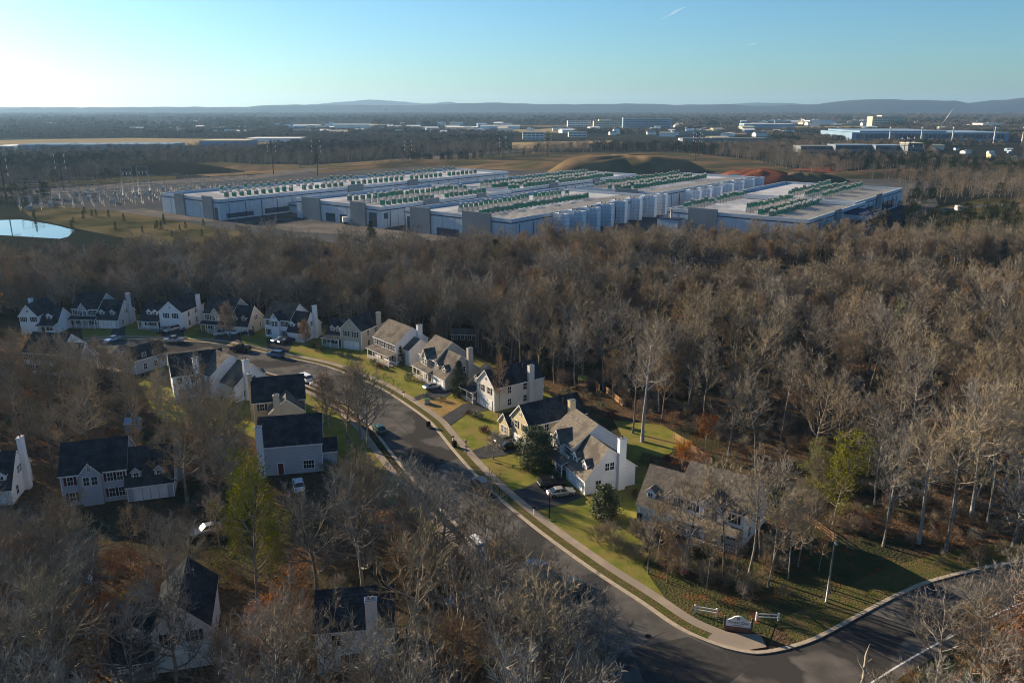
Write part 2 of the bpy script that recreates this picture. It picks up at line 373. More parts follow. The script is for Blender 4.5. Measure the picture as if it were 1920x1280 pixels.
sheet('lane', [(1750,392),(1860,382),(2000,386),(2000,390),(1860,386),(1770,398)], M['gravel'], .09)
sheet('lane', [(1380,456),(1420,452),(1520,458),(1560,466),(1520,468),(1420,458)], M['gravel'], .09)

def mound(name, cx, cy, rx, ry, h, ang, m, seed=1, p=1.3):
    rnd = random.Random(seed); n = 60; k = 16; b = MB(); ph = [rnd.uniform(0, 6.28) for _ in range(6)]
    vs = []
    for i in range(k+1):
        t = i/k
        for j in range(n):
            a = 2*math.pi*j/n
            w = 1+.12*math.sin(2*a+ph[0])+.09*math.sin(3*a+ph[1])+.05*math.sin(5*a+ph[2])
            x = rx*t*w*math.cos(a); y = ry*t*w*math.sin(a)
            z = h*max(0, 1-t**p)**1.1*(1+.16*math.sin(3*a+ph[3])*t+.10*math.sin(7*a+9*t+ph[4])*t+.06*math.sin(13*a+5*t)*t)-.3
            ca, sa = math.cos(ang), math.sin(ang)
            vs.append((cx+x*ca-y*sa, cy+x*sa+y*ca, z))
    fs = [tuple((i*n+j, (i+1)*n+j, (i+1)*n+(j+1) % n, i*n+(j+1) % n)) for i in range(k) for j in range(n)]
    b.poly(vs, fs, 0, True)
    o = b.build(name, m); o['kind'] = 'structure'; return o
mx, my = G(1200, 322)
mound('grassy_mound', mx-12, my+20, 72, 55, 15, 0.1, M['mound'], 3, 4.0)
mound('grassy_mound', mx-100, my+60, 90, 45, 7, 0.1, M['mound'], 5)
mx, my = G(1445, 345); mound('earth_mound', mx-6, my+20, 56, 36, 11, .5, M['redearth'], 6, 2.2); mound('earth_mound', mx+34, my+26, 38, 26, 8, .3, M['mound'], 16, 2.2)
mx, my = G(1700, 335); mound('earth_mound', mx, my+30, 90, 35, 7, .2, M['earth'], 8)
mx, my = G(780, 312); mound('grassy_mound', mx, my+30, 150, 40, 6, .35, M['mound'], 9)
mx, my = G(190, 330); mound('grassy_mound', mx, my+60, 110, 60, 11, .1, M['farland'], 10, 2.2)
mx, my = G(330, 322); mound('grassy_mound', mx+30, my+40, 90, 40, 7, .1, M['mound'], 11)

# distant hills: real ridges with depth, 9 and 12.5 km off
def ridge(name, prof, dist, depth, m, base=-5):
    b = MB(); n = 160; rows = 8; vs = []
    x0, x1 = prof[0][0], prof[-1][0]
    for i in range(n+1):
        px = x0+(x1-x0)*i/n
        for k in range(len(prof)-1):
            if prof[k][0] <= px <= prof[k+1][0]: break
        t = (px-prof[k][0])/(prof[k+1][0]-prof[k][0]); t = t*t*(3-2*t)
        py = prof[k][1]*(1-t)+prof[k+1][1]*t
        h = CAM_H+(202-py)/1493*dist/math.cos(0)*1.03+3*math.sin(px*.11)+2*math.sin(px*.31)
        u = (px-960)/F/math.cos(PITCH)*.999
        for r in range(rows+1):
            q = r/rows; d = dist+(q-.5)*depth
            z = base+(h-base)*math.sin(math.pi*q)**.8 if 0 < r < rows else base-20
            vs.append((u*d, d, z))
    fs = [(i*(rows+1)+r, (i+1)*(rows+1)+r, (i+1)*(rows+1)+r+1, i*(rows+1)+r+1) for i in range(n) for r in range(rows)]
    b.poly(vs, fs, 0, True); o = b.build(name, m); o['kind'] = 'structure'
ridge('hills', [(-900,202),(-300,201.5),(0,202),(300,201),(480,201),(560,197),(640,197.5),(760,198),(930,194),(1000,196),(1060,196),(1180,195.5),(1240,197.5),(1340,196),(1380,199),(1480,197),(1540,190),(1590,187.5),(1660,189),(1720,190.5),(1745,194.5),(1790,190),(1860,184.5),(1920,187),(2100,192),(2600,199)], 9000, 1800, M['hill'])
ridge('far_hills', [(560,201),(620,196),(680,191.5),(720,188.5),(770,192),(815,195.5),(850,192),(870,195),(960,199),(1300,199),(1370,194),(1420,194),(1470,196),(1560,200)], 13000, 1500, M['hill'])
# ------------------------------------------------------------------ houses
def PXf(l, c, z): return (l, c, z)
def PYf(l, c, z): return (c, l, z)
def vol(wb, rb, x0, x1, y0, y1, za, zr, zb, axis='x', t=.5, z0=0, o=.35, og=.3, wm=0, h=(.04, .24)):
    if axis == 'x': P, l0, l1, c0, c1 = PXf, x0, x1, y0, y1
    else: P, l0, l1, c0, c1 = PYf, y0, y1, x0, x1
    cr = c0+(c1-c0)*t
    wb.prism([(c0,z0),(c0,za),(cr,zr),(c1,zb),(c1,z0)], P, l0, l1, [wm]*5, wm)
    sa = (zr-za)/(cr-c0); sb = (zr-zb)/(c1-cr)
    a = (c0-o, za-o*sa); d = (c1+o, zb-o*sb)
    pr = [(a[0],a[1]+h[0]),(a[0],a[1]+h[1]),(cr,zr+h[1]),(d[0],d[1]+h[1]),(d[0],d[1]+h[0]),(cr,zr+h[0])]
    rb.prism(pr, P, l0-og, l1+og, [1,0,0,1,1,1], 1)
_wc = {}
def window_mesh(w, h, mull=1):
    k = ('w', w, h, mull)
    if k not in _wc:
        b = MB(); f = .09
        b.box(-w/2-f, w/2+f, -.07, .0, -h/2-f, -h/2, 0); b.box(-w/2-f, w/2+f, -.07, 0, h/2, h/2+f, 0)
        b.box(-w/2-f, -w/2, -.065, 0, -h/2, h/2, 0); b.box(w/2, w/2+f, -.065, 0, -h/2, h/2, 0)
        b.box(-w/2, w/2, -.055, 0, -.03, .03, 0)
        for i in range(mull):
            x = -w/2+w*(i+1)/(mull+1); b.box(x-.02, x+.02, -.05, 0, -h/2, h/2, 0)
        g = MB(); g.box(-w/2, w/2, -.03, .0, -h/2, h/2, 0)
        _wc[k] = (b.mesh('window', M['trim']), g.mesh('pane', M['glass']))
    return _wc[k]
ROT = {'F': 0, 'R': math.pi/2, 'B': math.pi, 'L': -math.pi/2}
def facepos(face, plane, c, z):
    return {'F': (c, plane-.004, z), 'B': (c, plane+.004, z), 'R': (plane+.004, c, z), 'L': (plane-.004, c, z)}[face]
def add_window(root, face, plane, c, z, w=.95, h=1.45, sh=None):
    fr, pn = window_mesh(w, h, 1 if w < 1.3 else 3)
    o = put('window', fr, root, facepos(face, plane, c, z), ROT[face])
    put('pane', pn, o)
    if sh:
        k = ('s', h, sh)
        if k not in _wc:
            b = MB(); b.box(-.19, .19, -.05, 0, -h/2, h/2)
            for i in range(5): b.box(-.15, .15, -.065, -.045, -h/2+h*(i+.15)/5, -h/2+h*(i+.75)/5)
            _wc[k] = b.mesh('shutter', M[sh])
        for s in (-1, 1): put('shutter', _wc[k], o, (s*(w/2+.30), 0, 0))
def add_dormer(root, face, plane, c, z, wallm, roofm, w=1.5, h=1.55, deep=2.2, gl=True):
    b = MB(); rb = MB()
    vol(b, rb, -w/2, w/2, 0, deep, h, h+.65, h, 'y', .5, 0, .18, .16, 0, (.03, .13))
    nf = len(b.v); b.v += rb.v; b.f += [tuple(i+nf for i in f) for f in rb.f]; b.m += [m+1 for m in rb.m]; b.smooth += rb.smooth
    o = b.build('dormer', [wallm, roofm, M['trim']], root, facepos(face, plane, c, z), ROT[face])
    fr, pn = window_mesh(.75, 1.15)
    mw = _wc.get('dw')
    if not mw:
        q = MB(); 
        q.box(-.46,.46,-.07,0,-.66,-.57); q.box(-.46,.46,-.07,0,.57,.66); q.box(-.46,-.37,-.065,0,-.57,.57); q.box(.37,.46,-.065,0,-.57,.57); q.box(-.37,.37,-.055,0,-.03,.03); q.box(-.02,.02,-.05,0,-.57,.57)
        q.box(-.37,.37,-.03,0,-.57,.57,1); mw = _wc['dw'] = q.mesh('window', [M['trim'], M['glass']])
    put('window', mw, o, (0, -.004, h*.5+.02))
def add_chimney(root, x, y, z1, wallm, z0=0, w=1.1, d=.85):
    b = MB(); b.box(x-w/2, x+w/2, y-d/2, y+d/2, z0, z1-.25); b.box(x-w/2-.06, x+w/2+.06, y-d/2-.06, y+d/2+.06, z1-.25, z1-.1)
    o = b.build('chimney', [wallm], root)
    q = MB()
    for s in (-.22, .22): q.tube([(x+s*(w > .9), y, z1-.1), (x+s*(w > .9), y, z1+.28)], [.13, .13], 8)
    q.box(x-w/2, x+w/2, y-d/2, y+d/2, z1-.1, z1-.03)
    q.build('flue', M['metal'], o)
def add_garage(root, face, plane, c, w=4.8, h=2.15):
    k = ('g', w, h)
    if k not in _wc:
        b = MB(); b.box(-w/2-.12, -w/2, -.1, 0, 0, h+.12); b.box(w/2, w/2+.12, -.1, 0, 0, h+.12); b.box(-w/2, w/2, -.1, 0, h, h+.12)
        for i in range(4):
            z = h*i/4; b.box(-w/2, w/2, -.03, 0, z, z+.04, 0)
            n = int(w/1.2)
            for j in range(n):
                xa = -w/2+w*j/n; b.box(xa+.07, xa+w/n-.07, -.06, 0, z+.07, z+h/4-.03, 0)
        _wc[k] = b.mesh('garage_door', M['trim'])
    put('garage_door', _wc[k], root, facepos(face, plane, c, .02), ROT[face])
def add_door(root, face, plane, c, m='door'):
    b = MB(); b.box(-.6,.6,-.05,0,0,2.25,0); b.box(-.46,.46,-.08,-.05,.03,2.1,1); b.box(-.3,.3,-.1,-.08,1.1,1.9,1); b.box(-.3,.3,-.1,-.08,.2,.9,1)
    b.build('door', [M['trim'], M[m]], root, facepos(face, plane, c, .1), ROT[face])
def porch(root, x0, x1, yf, yb, zf, zb, roofm, posts=4, rail=True):
    b = MB(); b.prism([(yf-.3,zf-.05),(yf-.3,zf+.12),(yb,zb+.12),(yb,zb-.05)], PXf, x0-.2, x1+.2, [1,0,1,1], 1)
    o = b.build('porch_roof', [roofm, M['trim']], root)
    q = MB()
    for i in range(posts):
        x = x0+.1+(x1-x0-.2)*i/max(1, posts-1); q.box(x-.08, x+.08, yf, yf+.16, .2, zf-.06)
    if rail:
        q.box(x0, x1, yf+.04, yf+.1, 1.0, 1.07); q.box(x0, x1, yf+.04, yf+.1, .35, .4)
        n = int((x1-x0)/.25)
        for i in range(n): xx = x0+(x1-x0)*i/n; q.box(xx, xx+.04, yf+.05, yf+.09, .4, 1.0)
    q.build('porch_post', M['trim'], root)
    s = MB(); s.box(x0, x1, yf, yb-.02, 0, .2); s.build('porch_floor', M['concrete'], root)

def corner_trim(root, corners, z1):
    for x, y, z in corners:
        k = ('cb', z)
        if k not in _wc: b = MB(); b.box(-.07, .07, -.07, .07, .02, z); _wc[k] = b.mesh('corner_board', M['trim'])
        put('corner_board', _wc[k], root, (x, y, 0))

def house_start(label, org, ang, name='house'):
    return thing(name, label, 'house', (org[0], org[1], 0), R(ang), 'houses along the residential street')

def houseA(label, org, ang, wall, roof, L=9, D=9, WL=6.5, WD=9.5, flip=False, eave=5.5, rise=3.6, chim='wing', front='gable', sh='shutter', wins=5, porch_on=True, wing=True, gcol=None, wz=(2.8, 7.6, 3.6), dorm=2, side_shed=False):
    """side-gabled main block with a lower garage wing that carries dormers"""
    o = house_start(label, org, ang); wm = M[wall]; rm = M[roof]
    X = (lambda x: (L+WL)-x) if flip else (lambda x: x)
    def rng(a, c): a, c = X(a), X(c); return (min(a, c), max(a, c))
    wb = MB(); rb = MB()
    m0, m1 = rng(0, L)
    vol(wb, rb, m0, m1, 0, D, eave, eave+rise, eave, 'x')
    if wing:
        w0, w1 = rng(L, L+WL)
        if flip: w1 -= .003
        else: w0 += .003
        vol(wb, rb, w0, w1, -1.2, WD-1.2, wz[0], wz[1], wz[2], 'x', .45)
    if front == 'gable':
        g0, g1 = rng(L*.30, L*.62)
        vol(wb, rb, g0, g1, -.7, D*.5, eave-.05, eave+1.75, eave-.05, 'y')
    if side_shed:
        s0, s1 = rng(L, L+2.6)
        vol(wb, rb, s0, s1, 2.2, D-.8, 4.2, 6.4, 4.2, 'x')
    wb.build('wall', wm, o); rb.build('roof', [rm, M['trim']], o)
    # windows on the main block
    if front == 'gable':
        gm = (g0+g1)/2
        for dx in (-.6, .6): add_window(o, 'F', -.7, gm+dx, 4.3, .85, 1.4)
        add_window(o, 'F', -.7, gm, 6.3, .5, .6)
        cs = [x for x in [L*.12+.2, L*.75, L*.9]]
    else: cs = [L*(i+.5)/wins for i in range(wins)]
    for c in cs:
        add_window(o, 'F', 0, X(c), 4.35, .85, 1.4, sh); add_window(o, 'F', 0, X(c), 1.6, .85, 1.5, sh)
    for c in (D*.28, D*.7):
        for z in (4.3, 1.6): add_window(o, 'L' if not flip else 'R', 0 if not flip else L+WL, c, z)
    for c in [L*(i+.5)/4 for i in range(4)]:
        for z in (4.3, 1.6): add_window(o, 'B', D, X(c), z)
    if wing:
        e = 'R' if not flip else 'L'; pl = L+WL if not flip else 0
        for c in (2.9, 3.85): add_window(o, e, pl, c, 4.4, .75, 1.3)
        add_window(o, e, pl, 1.3, 1.5); add_window(o, e, pl, 5.3, 1.6, .7, 1.3)
        if dorm:
            sl_ = (wz[1]-wz[0])/(WD*.45)
            for k in range(dorm):
                c = X(L+WL*(.22+.5*k)); yy = .35
                add_dormer(o, 'F', -1.2+yy+.5, c, wz[0]+sl_*(yy+.1), wm, rm)
        add_garage(o, 'F', -1.2, X(L+WL/2), min(4.9, WL-1.2))
    if porch_on:
        p0, p1 = rng(0, L-.02)
        porch(o, p0, p1, -2.2, -.0 if front != 'gable' else -.7, 2.75, 3.35, rm, 5)
    add_door(o, 'F', 0, X(L*.2+1.3))
    if chim == 'wing': add_chimney(o, X(L+WL)+(.42 if not flip else -.42), WD-1.2-3.0, 9.4, wm, w=.8, d=1.3)
    elif chim == 'main': add_chimney(o, X(0)-(.42 if not flip else -.42), D*.5, eave+rise+1.2, wm, w=.8, d=1.3)
    elif chim == 'inner': add_chimney(o, X(L*.5), D*.62, eave+rise+1.3, wm, z0=eave)
    elif chim == 'mainend': add_chimney(o, X(L)+(.42 if not flip else -.42), D*.72, eave+rise+.6, wm, w=.8, d=1.3)
    cs = [(m0, 0, eave), (m1, 0, eave), (m0, D, eave), (m1, D, eave)]
    if wing: cs += [(w0, -1.2, wz[0]), (w1, -1.2, wz[0]), (w1 if not flip else w0, WD-1.2, wz[2])]
    corner_trim(o, cs, 0)
    for q1, q2 in ((.7, .6), (.3, .66)):
        v = MB(); v.tube([(X(L*q1), D*q2, eave+rise*.55), (X(L*q1), D*q2, eave+rise*(2-2*q2)+.45)], [.07, .07], 8); v.build('roof_vent', M['metal'], o)
    return o

def houseB(label, org, ang, wall, roof, LW=4.5, GW=6, D=11, lw_roof=(3.0, 6.0, 3.0), eave=5.4, rise=3.0, flip=False, chim=True, sh='shutter', gwall=None, leftgable=False, right=0, dorm=1, skylight=False):
    """gable-fronted deep main block (ridge away from the street) with a low wing beside it"""
    o = house_start(label, org, ang); wm = M[wall]; rm = M[roof]; T = LW+GW
    X = (lambda x: T-x) if flip else (lambda x: x)
    def rng(a, c): a, c = X(a), X(c); return (min(a, c), max(a, c))
    wb = MB(); rb = MB()
    g0, g1 = rng(LW, T); w0, w1 = rng(0, LW)
    vol(wb, rb, g0, g1, 0, D, eave, eave+rise, eave, 'y')
    if leftgable: vol(wb, rb, w0, w1, -.5, D*.5, lw_roof[0]+.6, lw_roof[1], lw_roof[0]+.6, 'y')
    else: vol(wb, rb, w0, w1, .6, D*.8, lw_roof[0], lw_roof[1]+.6, lw_roof[2]+.6, 'x')
    if right:
        r0, r1 = rng(T, T+right); vol(wb, rb, r0, r1, 1.5, D*.75, 4.8, 7.4, 4.8, 'x')
    wb.build('wall', wm, o); rb.build('roof', [rm, M['trim']], o)
    gm = (g0+g1)/2
    for dx in (-1.4, 1.4): add_window(o, 'F', 0, gm+dx, 4.3, .85, 1.4, sh)
    add_garage(o, 'F', 0, gm, min(4.6, GW-1))
    add_window(o, 'F', 0, gm, eave+1.3, .5, .6)
    s = 'R' if not flip else 'L'; pl = g1 if not flip else g0
    for c in (D*.3, D*.62): 
        add_window(o, s, pl, c, 4.2); add_window(o, s, pl, c, 1.5)
    for dx in (-1.5, 1.5):
        for z in (4.2, 1.5): add_window(o, 'B', D, gm+dx, z)
    wmid = (w0+w1)/2
    if leftgable:
        for dx in (-.6, .6): add_window(o, 'F', -.5, wmid+dx, 2.0, .75, 1.4)
        add_window(o, 'F', -.5, wmid, 4.1, .45, .5)
    else:
        for dx in (-1.2, .6): add_window(o, 'F', .6, wmid+dx, 1.6, .85, 1.4, sh)
        porch(o, w0+.02, w1-.02, -1.2, .58, 2.6, 3.1, rm, 3)
        sl_ = (lw_roof[1]+.6-lw_roof[0])/((D*.8-.6)*.5)
        for k in range(dorm):
            c = wmid+(k-(dorm-1)/2)*1.9
            add_dormer(o, 'F', .6+.9, c, lw_roof[0]+sl_*.5, wm, rm)
    add_door(o, 'F', .6 if not leftgable else 0, w1-.9 if not flip else w0+.9) if not leftgable else None
    if chim: add_chimney(o, pl+(.42 if not flip else -.42), D*.72, eave+rise+.5, wm, w=.8, d=1.3)
    corner_trim(o, [(g0, 0, eave), (g1, 0, eave), (g1, D, eave), (g0, D, eave)], 0)
    if skylight:
        b = MB(); b.box(-.4, .4, -.5, .5, 0, .08); sk = b.build('skylight', M['glass'], o, (g1-(g1-g0)*.22, D*.62, eave+rise*.44+.3)); sk.rotation_euler = (0, math.atan(2*rise/(g1-g0)), 0)
    v = MB(); v.tube([(gm+1, D*.7, eave+rise*.4), (gm+1, D*.7, eave+rise+.2)], [.07, .07], 8); v.build('roof_vent', M['metal'], o)
    return o

GP = lambda x, y: G(x, y)
# right-hand row, nearest first
houseA('large pale house with white garage wing and two dormers beside two cars on its driveway', GP(1032, 860), -66, 'white', 'shtan', L=8.6, D=9.6, WL=6.6, WD=9.6, front='gable')
houseA('brown-roofed house behind bare trees nearest the corner, with white front gable and dormers', GP(1201, 967), -36, 'white', 'shtan', L=10.5, D=9.5, WL=6, WD=9.5, flip=True, chim=None, front='gable')
houseB('yellow-lit gabled house with charcoal roof and skylight behind the round evergreen tree', GP(940, 815), -58, 'yellow', 'shdark', LW=3.8, GW=6.2, D=13, leftgable=True, lw_roof=(2.6, 5.2, 2.6), skylight=True)
houseB('beige house with dark blue-grey roof and lit front gable beside the conical evergreen', GP(872, 744), -54, 'beige', 'shdark', LW=5, GW=6.5, D=13, dorm=1)
houseA('tan house with brown roof, two dormers and long porch above the silver car', GP(789, 702), -55, 'tan', 'shtan', L=7.5, D=9, WL=6.2, WD=9.5, front='gable', chim='wing')
houseA('white house with brown roof and a long row of dark-shuttered windows on two floors', GP(703, 668), -50, 'white', 'shtan', L=10.5, D=9.5, WL=.1, wing=False, front='none', chim='mainend', side_shed=True, wins=6)
houseB('beige-sided house with dark roof, immediately left of the white brown-roofed house', GP(609, 648), -24, 'tan', 'shdark', LW=5.5, GW=6.5, D=11, dorm=2)
houseA('white house with dark roof and tall front gable with a car pair parked before it', GP(499, 631), -22, 'white', 'shdark', L=8.5, D=9, WL=5, WD=8.5, front='gable', chim='wing', porch_on=False)
houseA('dark-roofed house half hidden behind a round bare tree at the far bend', GP(386, 621), -14, 'tan', 'shdark', L=9, D=9, WL=5.5, WD=8.5, front='gable', chim=None)
houseB('white house with high front gable and pale beige side wall at the far bend', GP(264, 616), -9, 'white', 'shdark', LW=6.5, GW=7, D=12, dorm=2)
houseA('grey-blue house with dark roof and twin dormers above a wide garage, second from far left', GP(140, 612), -6, 'grey', 'shdark', L=8, D=9.5, WL=6.5, WD=9, front='gable', porch_on=True)
houseB('small white gabled house behind trees near the left edge of the photo', GP(42, 626), 0, 'white', 'shdark', LW=5, GW=5, D=10, flip=True, dorm=1)
# left-hand side of the street
def at_rear(px, py, ang, L): # origin such that the rear-left corner (as seen) lies at the pixel
    x, y = G(px, py); return x, y
o = houseA('white-walled house with plain dark roof and a chimney on its back wall', (G(424, 692, 5.5)[0]-4.3, G(424, 692, 5.5)[1]+7.9), 207, 'white', 'shdark', L=11, D=9, WL=.1, wing=False, front='none', chim=None, porch_on=False, wins=4)
add_chimney(o, 6, 9.42, 9.3, M['white'], w=1.2, d=.85)
houseA('white house with brown roof whose wide gable end faces the left wood', (GP(455, 762)[0]+3, GP(455, 762)[1]+8), 138, 'white', 'shtan', L=9, D=10, WL=6, WD=9, front='none', chim='wing', porch_on=False, eave=5.3, rise=3.7, flip=True)
o = houseA('sunlit tan gabled house with charcoal roof and two tall chimneys, left of the street', GP(479, 803), 16, 'yellow', 'shdark', L=10, D=9, WL=.1, wing=False, front='none', chim='main', porch_on=False, wins=3)
wb = MB(); rb = MB(); vol(wb, rb, 3.2, 9.6, -4.2, 4.0, 4.4, 7.0, 4.4, 'y'); wb.build('wall', M['tan'], o); rb.build('roof', [M['shtan'], M['trim']], o)  # brown wing roof beside charcoal main roof: sunlight put into the colour
add_chimney(o, 4.6, -4.65, 8.4, M['tan'], w=1.2, d=.85)
o = houseA('grey-sided house with broad charcoal roof and pale left chimney, just above the foreground trees', GP(490, 893), 12, 'grey', 'shdark', L=10.6, D=9.5, WL=.1, wing=False, front='none', chim=None, porch_on=False, wins=0)
add_chimney(o, .3, -.42, 9.6, M['white'], w=1.1, d=.85); add_window(o, 'F', 0, 8.2, 1.6, 1.8, 1.5); wb = MB(); rb = MB(); vol(wb, rb, 10.603, 13, 1.5, 7, 3.0, 4.4, 3.0, 'x'); wb.build('wall', M['grey'], o); rb.build('roof', [M['shdark'], M['trim']], o)
houseA('dark-roofed house at lower left with maroon shutters and two white dormers over its garage', GP(122, 950), 17, 'grey', 'shdark', L=9.6, D=9.5, WL=7, WD=10, front='gable', chim='wing', sh='redshut', wz=(2.8, 7.6, 3.6), porch_on=False)
houseA('white house cut off by the left edge of the photo with a tall white chimney', GP(-150, 955), 12, 'white', 'shdark', L=9, D=9, WL=5, WD=9, front='none', chim='wing')
o = houseA('pale house with tall wide chimney on its near wall under the trees at bottom centre', GP(598, 1262), 8, 'white', 'shdark', L=8.6, D=8, WL=.1, wing=False, front='none', chim=None, porch_on=False, wins=0, rise=2.6)
add_chimney(o, 6.3, -.45, 9.6, M['white'], w=1.3, d=.9); add_window(o, 'F', 0, 2.2, 4.2); add_window(o, 'F', 0, 4.2, 1.6, 1.8, 1.4)
o = houseB('pale house with paired upper windows in its gable under the foreground trees at bottom left', GP(215, 1275), 15, 'white', 'shdark', LW=4.5, GW=6, D=10, chim=False, dorm=1)
houseA('white-walled house hidden behind thin bare trees at far left', GP(50, 700), -10, 'white', 'shdark', L=10, D=9, WL=5, WD=8, front='none', chim=None, porch_on=False)
houseB('small dark blue-roofed house behind the trees left of the street bend', GP(205, 690), -30, 'grey', 'shdark', LW=5, GW=5.5, D=9, chim=False, eave=3.6, rise=2.4, lw_roof=(2.6, 4.4, 2.4))
# small timber cabin and shed
t = thing('garden_cabin', 'low dark garden cabin with tan roof behind the bare trees at the wood edge', 'cabin', G(846, 640), R(-6))
wb = MB(); rb = MB(); vol(wb, rb, 0, 7, 0, 3.5, 2.1, 3.2, 2.1, 'x'); wb.build('wall', M['woodgrey'], t); rb.build('roof', [M['shtan'], M['trim']], t)
for c in (1.2, 3.2, 5.2): add_window(t, 'F', 0, c, 1.3, 1.0, 1.1)
t = thing('garden_shed', 'pale blue shed among the trees above the dark-roofed house at lower left', 'shed', G(235, 812), R(8))
wb = MB(); rb = MB(); vol(wb, rb, 0, 2.6, 0, 2.2, 1.9, 2.7, 1.9, 'x', o=.15, og=.1); wb.build('wall', M['farblue'], t); rb.build('roof', [M['farblue'], M['trim']], t)
add_door(t, 'F', 0, 1.3, 'trim') if False else add_window(t, 'F', 0, 1.3, 1.1, .7, .7)

# ------------------------------------------------------------------ cars
def paint(name, c, metal=.3): return mat('paint_'+name, c, rough=.28, spec=.5, metal=metal)
PT = {'black': paint('black', (.012, .012, .015)), 'silver': paint('silver', (.45, .46, .47), .6), 'white': paint('white', (.72, .73, .75), 0), 'blue': paint('blue', (.06, .12, .25)),
      'grey': paint('grey', (.13, .135, .145), .5), 'palegold': paint('pale_gold', (.50, .45, .37), .5), 'green': paint('green', (.03, .09, .07)), 'lightblue': paint('light_blue', (.28, .42, .55))}
_carm = {}
def car_parts(kind, color):
    k = (kind, color)
    if k in _carm: return _carm[k]
    L, Wd, belt, top = {'sedan': (4.7, 1.8, .95, 1.45), 'suv': (4.8, 1.9, 1.08, 1.78), 'van': (5.1, 1.98, 1.1, 1.82), 'pickup': (5.6, 1.98, 1.1, 1.85)}[kind]
    st = {'sedan': [(-.5,.45,.62,.80),(-.47,.25,.78,.93),(-.30,.2,.93,.98),(-.12,.2,.97,1.0),(.2,.2,.96,1.0),(.38,.2,.94,.98),(.47,.25,.86,.93),(.5,.42,.7,.8)],
          'suv': [(-.5,.5,.75,.85),(-.47,.3,.95,.95),(-.28,.25,1.06,1.0),(0,.25,1.08,1.0),(.3,.25,1.08,1.0),(.48,.3,1.05,.97),(.5,.45,.9,.9)],
          'van': [(-.5,.45,.7,.85),(-.46,.28,.92,.95),(-.32,.22,1.08,1.0),(0,.22,1.1,1.0),(.3,.22,1.1,1.0),(.48,.28,1.08,.98),(.5,.45,.9,.92)],
          'pickup': [(-.5,.5,.8,.88),(-.47,.32,1.0,.96),(-.25,.28,1.08,1.0),(0,.28,1.08,1.0),(.3,.28,1.08,1.0),(.49,.35,1.06,.98),(.5,.45,.95,.94)]}[kind]
    b = MB(); rings = []
    for x, zb, zt, wf in st:
        w = Wd/2*wf; r = [(x*L,-w*.92,zb),(x*L,-w,zb+.12),(x*L,-w,zt*.8),(x*L,-w*.9,zt),(x*L,w*.9,zt),(x*L,w,zt*.8),(x*L,w,zb+.12),(x*L,w*.92,zb)]
        rings.append(r)
    i0 = 0; vs = [p for r in rings for p in r]; n = 8
    fs = [(i*n+j, i*n+(j+1) % n, (i+1)*n+(j+1) % n, (i+1)*n+j) for i in range(len(rings)-1) for j in range(n)]
    fs += [tuple(range(n-1, -1, -1)), tuple((len(rings)-1)*n+j for j in range(n))]
    b.poly(vs, fs, 0, False)
    cab = {'sedan': (-.20, -.06, .22, .38), 'suv': (-.22, -.10, .42, .485), 'van': (-.34, -.16, .43, .49), 'pickup': (-.2, -.09, .12, .17)}[kind]
    w = Wd/2*.9; wt = Wd/2*.72
    g = MB()
    a = [(cab[0]*L,-w,belt),(cab[3]*L,-w,belt),(cab[3]*L,w,belt),(cab[0]*L,w,belt),(cab[1]*L,-wt,top-.05),(cab[2]*L,-wt,top-.05),(cab[2]*L,wt,top-.05),(cab[1]*L,wt,top-.05)]
    g.poly(a, [(0,1,5,4),(1,2,6,5),(2,3,7,6),(3,0,4,7),(4,5,6,7)])
    b.tbox(cab[1]*L-.05, cab[2]*L+.05, -wt-.03, wt+.03, top-.06, top, .12, .1)
    for x in (cab[1]*.55+cab[2]*.45,):   # pillars
        for s in (-1, 1): b.poly([(x*L-.05,s*w*1.005,belt),(x*L+.05,s*w*1.005,belt),(x*L+.05,s*(wt+.012),top-.04),(x*L-.05,s*(wt+.012),top-.04)], [(0,1,2,3)])
    if kind == 'pickup':
        b.box(.19*L, .5*L-.05, -Wd/2*.95, -Wd/2*.85, 1.05, 1.25); b.box(.19*L, .5*L-.05, Wd/2*.85, Wd/2*.95, 1.05, 1.25); b.box(.48*L, .5*L-.03, -Wd/2*.85, Wd/2*.85, 1.05, 1.25)
    wh = MB(); wh.tube([(0,-.11,0),(0,.11,0)], [.34,.34], 16); rm_ = MB(); rm_.tube([(0,-.12,0),(0,.12,0)], [.2,.2], 10)
    hl = MB(); hl.box(-.03, .05, -.2, .2, -.07, .07)
    _carm[k] = (L, Wd, b.mesh('body', PT[color]), g.mesh('windows', M['glass']), wh.mesh('tyre', M['tyre']), rm_.mesh('rim', M['rim']), hl.mesh('headlight', M['lamp']), hl.mesh('taillight', M['tail']))
    return _carm[k]
def car(kind, color, px, py, ang, label, z=.13, name=None):
    L, Wd, bm_, gm_, tm, rmm, hm, tlm = car_parts(kind, color)
    x, y = G(px, py)
    o = thing({'sedan': 'sedan_car', 'suv': 'suv_car', 'van': 'van', 'pickup': 'pickup_truck'}[kind], label, 'car' if kind in ('sedan', 'suv') else ('van' if kind == 'van' else 'pickup truck'), (x, y, z), R(ang), 'cars parked along the street and on driveways')
    put('body', bm_, o); put('side_windows', gm_, o)
    for sx in (-.31, .31):
        for s in (-1, 1):
            w = put('wheel', tm, o, (sx*L, s*(Wd/2-.1), .34)); put('rim', rmm, w)
    for s in (-1, 1):
        put('headlight', hm, o, (-L/2+.03, s*Wd*.3, .68)); put('taillight', tlm, o, (L/2-.05, s*Wd*.33, .75))
    return o
car('suv', 'black', 1034, 913, 18+180, 'black SUV with roof rack beside the beige house garage')
car('sedan', 'palegold', 1051, 929, 16+180, 'pale gold sedan parked nearest on the beige house driveway')
car('sedan', 'grey', 948, 830, 20+180, 'dark grey sedan on the yellow-lit house driveway, the farther of two')
